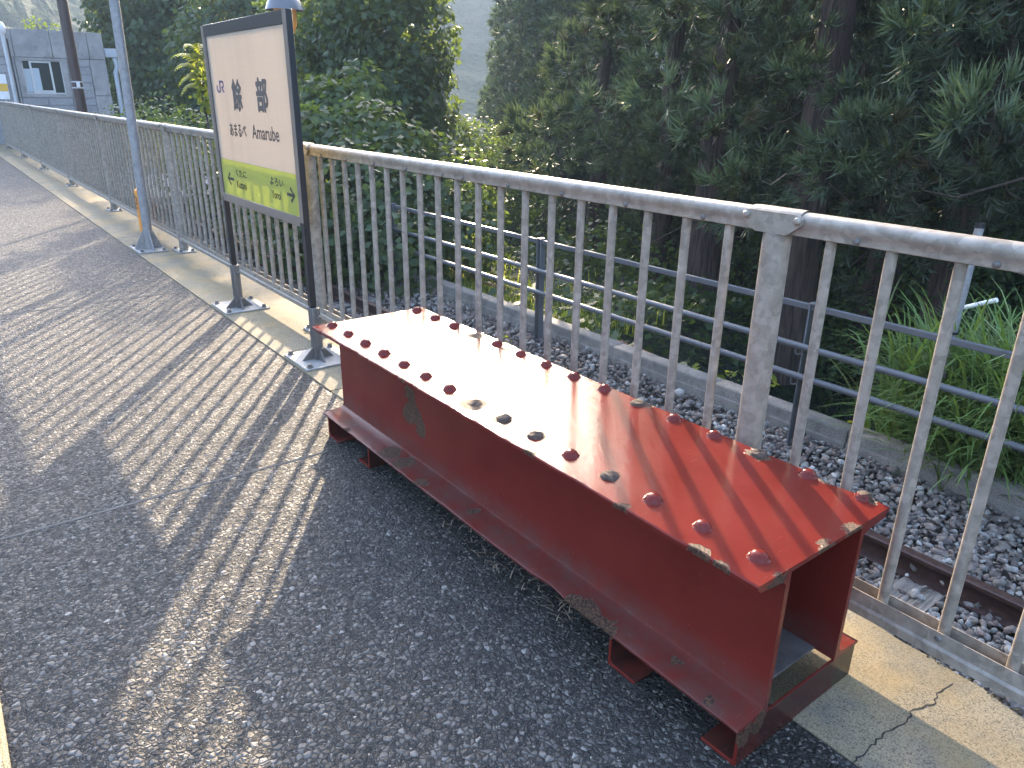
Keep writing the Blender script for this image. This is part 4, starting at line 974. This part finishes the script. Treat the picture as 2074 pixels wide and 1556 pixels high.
leafy('hedge_shrub', 'mixed green shrubs on the bank seen through the fence bars left of the sign', 'shrub', tuple(at_d(420, 430, 14).xy) + (-1.6,), [pb(400, 330, 15, (.9, .8, .8)), pb(450, 370, 14, (.9, .8, .7)), pb(520, 400, 13.5, (.9, .8, .8)), pb(350, 290, 17, (1.0, .9, .8)), pb(570, 450, 12.5, (.8, .7, .7)), pb(290, 280, 19, (1.0, .9, .7))], 1500, 0.09, M['broad'], trunk_r=0.06)
# low bush with the sunny top
leafy('round_bush', 'low leafy bush with a yellow sunlit top at the foot of the cedars', 'bush', tuple(at_d(985, 400, 17).xy) + (-4.5,), [pb(985, 300, 17, (.85, .8, .55)), pb(1020, 340, 17, (.6, .6, .5)), pb(950, 350, 17, (.6, .6, .6)), pb(940, 270, 18, (.35, .35, .4)), pb(990, 400, 16.5, (1.0, .8, .7)), pb(1060, 400, 17, (.8, .8, .8))], 2600, 0.085, M['kudzu'], trunk_r=0.06)
# compound-leaved sapling beside the sign
sb = at_d(424, 262, 12.0); st = at_d(412, 150, 12.0)
SP = thing('sapling', 'slender sapling with bright yellow green feathery leaves left of the station sign', 'sapling', (sb.x, sb.y, gz(sb.y)))
MB(tuple(SP.location)).tube([(sb.x + .05, sb.y, gz(sb.y) - .2), tuple(sb), tuple(at_d(410, 200, 12)), tuple(st), tuple(at_d(405, 105, 12))], [.022, .018, .014, .01, .005], 8).build('trunk', M['bark2'], SP)
Vs, Fs, Ts = [], [], []; off = 0
fr = [((408, 120), (372, 88)), ((410, 118), (398, 88)), ((408, 122), (415, 90)), ((412, 135), (346, 108)), ((412, 150), (354, 132)), ((412, 165), (362, 165)), ((414, 180), (366, 183)), ((412, 140), (435, 100)), ((415, 160), (440, 130)), ((415, 175), (402, 200)), ((416, 185), (430, 205)), ((410, 128), (380, 112)), ((414, 170), (385, 150)), ((412, 150), (440, 165)), ((410, 112), (432, 84))]
for (a, b) in fr:
    A = np.array(at_d(*a, 12.0 + rnd.uniform(-.15, .15))); Bp = np.array(at_d(*b, 12.0 + rnd.uniform(-.25, .25))); n = 13
    for i in range(1, n + 1):
        t = i / n; c = A + (Bp - A) * t + np.array([0, 0, 0.10 * math.sin(t * PI) - 0.06 * t * t])
        ax = vn(Bp - A); side = vn(np.cross(ax, [0, 0, 1]))
        for sgn in (-1, 1):
            L = 0.15 * math.sin(PI * (0.18 + 0.75 * t)) * rnd.uniform(.85, 1.1); d = vn(side * sgn + ax * .35 + np.array([0, 0, -.45])); wv = vn(np.cross(d, [0.2, 0.1, 1])) * L * .24
            Vs.append(np.array([c, c + d * L * .45 + wv, c + d * L, c + d * L * .45 - wv])); Fs.append(np.array([[off, off + 1, off + 2], [off, off + 2, off + 3]])); Ts += [rnd.random()] * 4; off += 4
for (px, py, rr) in ((414, 160, .22), (418, 190, .2), (410, 125, .16), (420, 215, .16)):
    c = np.array(at_d(px, py, 12.0)); m_ = 46; d_ = rand_dirs(m_); V_, F_, T_ = leaves_at(c + d_ * rr * RNG.uniform(.3, 1, (m_, 1)), d_ + np.array([0, 0, .5]), .09, RNG.random(m_) * .6, .6)
    Vs += list(V_.reshape(-1, 4, 3)); Fs.append(F_ + off); Ts += list(T_); off += 4 * m_
tag(newobj('crown', npmesh('crown', np.concatenate(Vs) - np.array(SP.location), np.concatenate(Fs), Ts), M['bright'], SP), kind='stuff')

# cedars
def cedar_crown(seed, z0, H, R, nclump, nb, ns, L=0.2, hw=0.0066):
    r = np.random.default_rng(seed); P0, Dn, CT = [], [], []
    for k in range(nclump):
        t = (k + r.random()) / nclump; z = z0 + (H - z0) * t; rad = R * (1 - t) ** 0.75 * r.uniform(0.35, 1.08) + 0.15
        a = k * 2.39996 + r.uniform(-.6, .6); c = np.array([math.cos(a) * rad, math.sin(a) * rad, z - 0.25 * rad + r.uniform(-.25, .25)])
        out = np.array([math.cos(a), math.sin(a), 0.0]); cr = r.uniform(0.26, 0.58) * (0.65 + 0.5 * (1 - t)); n = max(5, int(nb * (cr / .42) ** 2))
        d = vn(r.normal(size=(n, 3)) + out * 0.55 + np.array([0, 0, .45])); p = c + d * cr * r.uniform(.7, 1.0, (n, 1)) * np.array([1.05, 1.05, .85])
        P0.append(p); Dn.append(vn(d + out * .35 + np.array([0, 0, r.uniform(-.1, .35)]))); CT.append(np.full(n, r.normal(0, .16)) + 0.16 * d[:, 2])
    P0 = np.concatenate(P0); Dn = np.concatenate(Dn); CT = np.concatenate(CT); n = len(P0) * ns
    P = np.repeat(P0, ns, 0); D = vn(np.repeat(Dn, ns, 0) + r.normal(0, .50, (n, 3))); ln = L * r.uniform(.6, 1.25, (n, 1))
    P = P - D * 0.02 + r.normal(0, .018, (n, 3)); S = vn(np.cross(D, r.normal(size=(n, 3)))); wd = hw * r.uniform(.7, 1.3, (n, 1)); U = np.cross(S, D)
    mid = P + D * ln * .55 - np.array([0, 0, .008]); tip = P + D * ln + np.array([0, 0, .05]) * r.uniform(-.2, 1.0, (n, 1))
    V = np.stack([P - S * wd * .7, P + S * wd * .7, mid + S * wd * 1.2, mid - S * wd * 1.2, tip], 1).reshape(-1, 3)
    b = (np.arange(n) * 5)[:, None]; F = np.concatenate([b + np.array([0, 1, 2]), b + np.array([0, 2, 3]), b + np.array([3, 2, 4])])
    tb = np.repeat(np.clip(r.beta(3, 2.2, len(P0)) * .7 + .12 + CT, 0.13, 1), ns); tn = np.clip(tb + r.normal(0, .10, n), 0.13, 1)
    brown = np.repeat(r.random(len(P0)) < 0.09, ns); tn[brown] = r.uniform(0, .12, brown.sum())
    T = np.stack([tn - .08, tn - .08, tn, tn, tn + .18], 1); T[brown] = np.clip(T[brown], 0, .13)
    return npmesh('crown', V, F, np.clip(T, 0, 1).ravel())
CR_NEAR = [cedar_crown(s, 2.3, 13.0, 2.4, 120, 16, 34) for s in (1, 2, 3)]
CR_FAR = [cedar_crown(s, 0.8, 14.0, 2.2, 170, 12, 10, 0.34, .019) for s in (5, 6)]
def cedar_trunk(seed, r0, H):
    r = random.Random(seed); pts = [(r.uniform(-.02, .02) * k, r.uniform(-.02, .02) * k, -0.6 + H * k / 7) for k in range(8)]
    mb = MB().tube([Vector(p) for p in pts], [r0 * (1.25 if k == 0 else 1.0 - .11 * k) for k in range(8)], 14)
    return mb.mesh('trunk')
def branch_mesh(seed):
    r = random.Random(seed); L = r.uniform(.6, 1.6); x = Vector((1, 0, 0)); sw = r.uniform(-.25, .25)
    p = [x * .12, x * L * .4 + Vector((0, sw * .3, -.14)), x * L * .75 + Vector((0, sw * .7, -.30)), x * L * .95 + Vector((0, sw, -.24)), x * L * 1.05 + Vector((0, sw * 1.2, -.04))]
    return MB().tube(p, [.016, .013, .01, .007, .003], 5).mesh('branch')
TRK = [cedar_trunk(k, 0.27, 11.5) for k in range(3)]; BRN = [branch_mesh(k) for k in range(6)]
def cedar(px, py, Y, near, k, label, s=1.0, group=None, top_el=None, sink=0.0):
    q = at_y(px, py, Y); z = gz(Y) - sink
    o = thing('cedar_tree', label, 'tree', (q.x, Y, z), group)
    rz = rnd.uniform(0, 6.28); sz = s
    if top_el:   # height so that the tip stays under a given elevation seen from the platform
        dist = math.hypot(q.x, Y); zt_ = 1.35 + dist * math.tan(math.radians(top_el)); sz = (zt_ - z) / 14.0
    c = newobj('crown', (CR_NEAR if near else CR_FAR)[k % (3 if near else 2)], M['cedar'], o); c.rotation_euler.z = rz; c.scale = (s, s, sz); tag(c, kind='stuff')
    t = newobj('trunk', TRK[k % 3], M['bark'], o); t.rotation_euler.z = rz; t.scale = (s, s, sz)
    if near:
        for m in range(7):
            b = newobj('branch', BRN[(k + m) % 6], M['twig'] if m % 3 == 0 else M['bark'], o); b.rotation_euler.z = rnd.uniform(0, 6.28); b.location.z = rnd.uniform(1.3, 4.8)
    return o
NEAR = [(1420, 560, 9.2, 0, 'cedar with a broad dark trunk seen between fence bars left of the nearest post', 1.0),
        (1612, 560, 8.6, 1, 'cedar with a thick reddish brown trunk right behind the nearest fence post', 1.0),
        (1330, 560, 10.6, 2, 'slimmer cedar left of the broad dark trunk, low boughs over the fence rail', .85),
        (1930, 520, 9.8, 0, 'cedar behind the steel stake with drooping bare lower boughs', .85),
        (1800, 480, 10.6, 1, 'cedar set back between the reddish trunk and the steel stake', .95),
        (2190, 480, 7.8, 2, 'cedar at the right edge of the view with large bright needle tufts', 1.0),
        (1205, 470, 12.5, 1, 'cedar with tufted drooping boughs left of the trunk group', .95)]
for px, py, Y, k, lb, s in NEAR:
    cedar(px, py, Y, True, k, lb, s, 'cedars close behind the grey fence', top_el=None if px > 1250 else 15, sink=0.0)
cedar(1050, 260, 21, False, 0, 'tall narrow cedar column at the left edge of the cedar wood', .85, 'cedars at the edge of the wood', 14)
cedar(1105, 260, 19, False, 1, 'cedar next to the tall narrow column, slightly nearer', .85, 'cedars at the edge of the wood', 14)
cedar(1000, 320, 24, False, 1, 'short pointed cedar left of the tall narrow column', .6, 'cedars at the edge of the wood', 1.6)
for px, Y, ww, lb in ((1075, 17.5, .8, 'cedar on the left flank of the wood with dense boughs to the ground'), (1140, 17, .9, 'cedar just right of the flank tree with dense drooping boughs'), (1035, 22.5, .75, 'narrow cedar peeping between the tall column and the short pointed one'), (1180, 20, 1.0, 'broad cedar closing the gap behind the flank trees'), (1100, 23, 1.0, 'cedar half hidden at the back of the flank group')):
    cedar(px, 330, Y, False, int(px), lb, ww, 'cedars on the flank of the wood', 13)
r = random.Random(2)
for i in range(40):
    Y = r.uniform(13, 30); px = r.uniform(1160, 2500); 
    if px < 1240 and Y < 16: Y += 6
    cedar(px, 420, Y, False, i, 'cedar standing deep in the dark wood behind the nearer cedars', r.uniform(.85, 1.15), 'cedars deep in the wood', 14 if px < 1330 else None)
# shrubs that close the wood near the ground
for i, (px, py, d, rr) in enumerate(((1150, 520, 14, 1.0), (1260, 560, 13, .9), (1480, 600, 13, 1.0), (1700, 620, 12.5, 1.0), (1850, 560, 13, 1.0), (2000, 640, 11.5, 1.0), (2120, 600, 11, 1.0), (1370, 650, 12, .8), (1560, 680, 12.5, .9), (1100, 600, 13, .9), (1010, 560, 14, 1.0), (1780, 720, 11, .8))):
    lb = ['dark shrub in the shade low in the cedar wood', 'dark undergrowth shrub between the cedar trunks'][i % 2]
    q = at_d(px, py, d)
    leafy('undergrowth_shrub', lb, 'shrub', (q.x, q.y, gz(q.y)), [(tuple(q), (rr * 1.3, rr, rr)), ((q.x - .6, q.y + .4, q.z - .5), (rr, rr, rr * .8)), ((q.x + .7, q.y + .2, q.z - .4), (rr, rr, rr * .9))], 700, 0.10, M['broad'], group='undergrowth shrubs', trunk_r=0.05)

# grass: tall clumps by the stake, sunlit strip along the kerb, weeds in the ballast
def blades(P, H, spread, wd, nseg=5, tint=None, lean=None):
    n = len(P); a = RNG.uniform(0, 2 * PI, n); d = np.stack([np.cos(a), np.sin(a), np.zeros(n)], -1)
    if lean is not None: d = vn(d + lean)
    h = H * RNG.uniform(.5, 1.15, n); out = spread * RNG.uniform(.3, 1.2, n); bend = RNG.uniform(.6, 1.4, n)
    t = np.linspace(0, 1, nseg + 1); side = np.stack([-d[:, 1], d[:, 0], np.zeros(n)], -1)
    V = []
    for k in range(nseg + 1):
        c = P + d * (out * t[k] ** 1.7)[:, None] + np.array([0, 0, 1.0]) * (h * (t[k] * 1.25 - 0.55 * bend * t[k] ** 3))[:, None]
        ww = wd * (1 - t[k] ** 2.2) + 0.0006
        V += [c - side * ww, c + side * ww]
    V = np.stack(V, 1); m = 2 * (nseg + 1); b = (np.arange(n) * m)[:, None]
    F = np.concatenate([b + np.array([2 * k, 2 * k + 1, 2 * k + 3, 2 * k + 2]) for k in range(nseg)])
    tt = RNG.random(n) if tint is None else tint
    return V.reshape(-1, 3), F, np.repeat(tt, m)
for i, (px, py, Y, n, H, lb) in enumerate(((1890, 900, 5.45, 620, 1.25, 'clump of long arching green grass left of the steel stake'), (2010, 930, 5.35, 760, 1.42, 'tallest clump of long arching grass around the white pipe'), (2110, 960, 5.3, 620, 1.38, 'clump of arching grass at the right edge of the view'), (1940, 960, 5.22, 420, .85, 'shorter arching grass clump spilling over the kerb'))):
    q = at_y(px, py, Y); base = np.array([q.x, Y, -1.15])
    P = base + RNG.normal(0, 1, (n, 3)) * np.array([.17, .12, 0.0])
    o = thing('grass_clump', lb, 'grass clump', tuple(base), 'tall grass clumps')
    V, F, T = blades(P, H, .70, .013, 7)
    tag(newobj('blades', npmesh('blades', V - base, F, T), M['grass'], o), kind='stuff')
P = np.stack([RNG.uniform(-16, -5.7, 5000), 5.12 + RNG.gamma(1.5, .35, 5000), np.full(5000, -1.22)], -1)
V, F, T = blades(P, .34, .16, .006, 3)
tag(newobj('bank_grass', npmesh('bank_grass', V, F, T), M['bright']), kind='stuff')
n_ = 11000; X_ = RNG.uniform(-7.5, 2.5, n_); Y_ = 5.15 + RNG.random(n_) ** 1.3 * 6.5
_f = np.clip((Y_ - 5.3) / 30.0, 0, 1); _s = np.clip((Y_ - 5.15) / 1.6, 0, 1); _k = np.clip((X_ + 6.0) / 1.2, 0, 1)
Z_ = -1.22 - 9.0 * _f * _f * (3 - 2 * _f) - 2.0 * _s * _s * (3 - 2 * _s) * _k + RNG.uniform(0.0, 0.28, n_) ** 1.0
V, F, T = leaves_at(np.stack([X_, Y_, Z_], -1), np.tile([0, -.2, 1.0], (n_, 1)), .13, RNG.random(n_) * .7, .6)
tag(newobj('ground_ivy', npmesh('ground_ivy', V, F, T), M['broad']), kind='stuff')
Pw, Nw = [], []
for (px, py) in [(1545, 790), (1300, 730), (1180, 690), (1110, 660), (1075, 640), (1700, 880), (1745, 860), (1990, 1010), (1800, 930), (900, 590), (945, 560), (830, 545), (790, 520), (740, 505), (700, 490), (870, 600), (1020, 690), (1560, 770), (1480, 760), (1400, 740), (1250, 720), (1005, 620), (960, 600)]:
    q = at_z(px, py, -1.05)
    for _ in range(14): Pw.append((q.x + rnd.gauss(0, .05), q.y + rnd.gauss(0, .05), -1.09 + rnd.uniform(0, .09))); Nw.append((rnd.gauss(0, .6), rnd.gauss(0, .6), 1))
V, F, T = leaves_at(np.array(Pw), np.array(Nw, float), .055, RNG.random(len(Pw)), .3)
tag(newobj('weeds', npmesh('weeds', V, F, T), M['bright']), kind='stuff')
# leaves on the hut roof
q = at_d(74, 50, 26); leafy('roof_plant', 'small sunlit shrub growing on the roof of the station hut', 'plant', (q.x, q.y, 2.7), [(tuple(q), (.4, .35, .18)), ((q.x, q.y + .5, q.z - .03), (.25, .25, .12))], 900, .09, M['bright'], trunk_r=0.02)
# dry grass tufts and grit under the bench
P = np.stack([RNG.uniform(-1.9, -1.2, 60), RNG.uniform(1.13, 1.2, 60), np.full(60, 0.0)], -1)
V, F, T = blades(P, .022, .05, .0008, 3)
tag(newobj('dry_grass', npmesh('dry_grass', V, F, T), M['twig']), kind='stuff')

# ------------------------------------------------------------------ haze
mh = bpy.data.materials.new('haze'); mh.use_nodes = True; nt = mh.node_tree; nt.nodes.clear()
_o = nt.nodes.new('ShaderNodeOutputMaterial'); _v = nt.nodes.new('ShaderNodeVolumePrincipled')
_v.inputs['Color'].default_value = (0.110, 0.148, 0.200, 1); _v.inputs['Density'].default_value = 0.0040; _v.inputs['Anisotropy'].default_value = 0.28
nt.links.new(_v.outputs[0], _o.inputs['Volume'])
hz = MB().box(-530, 530, -530, 530, -14.5, 56).build('haze', mh, smooth=False); tag(hz, kind='stuff')
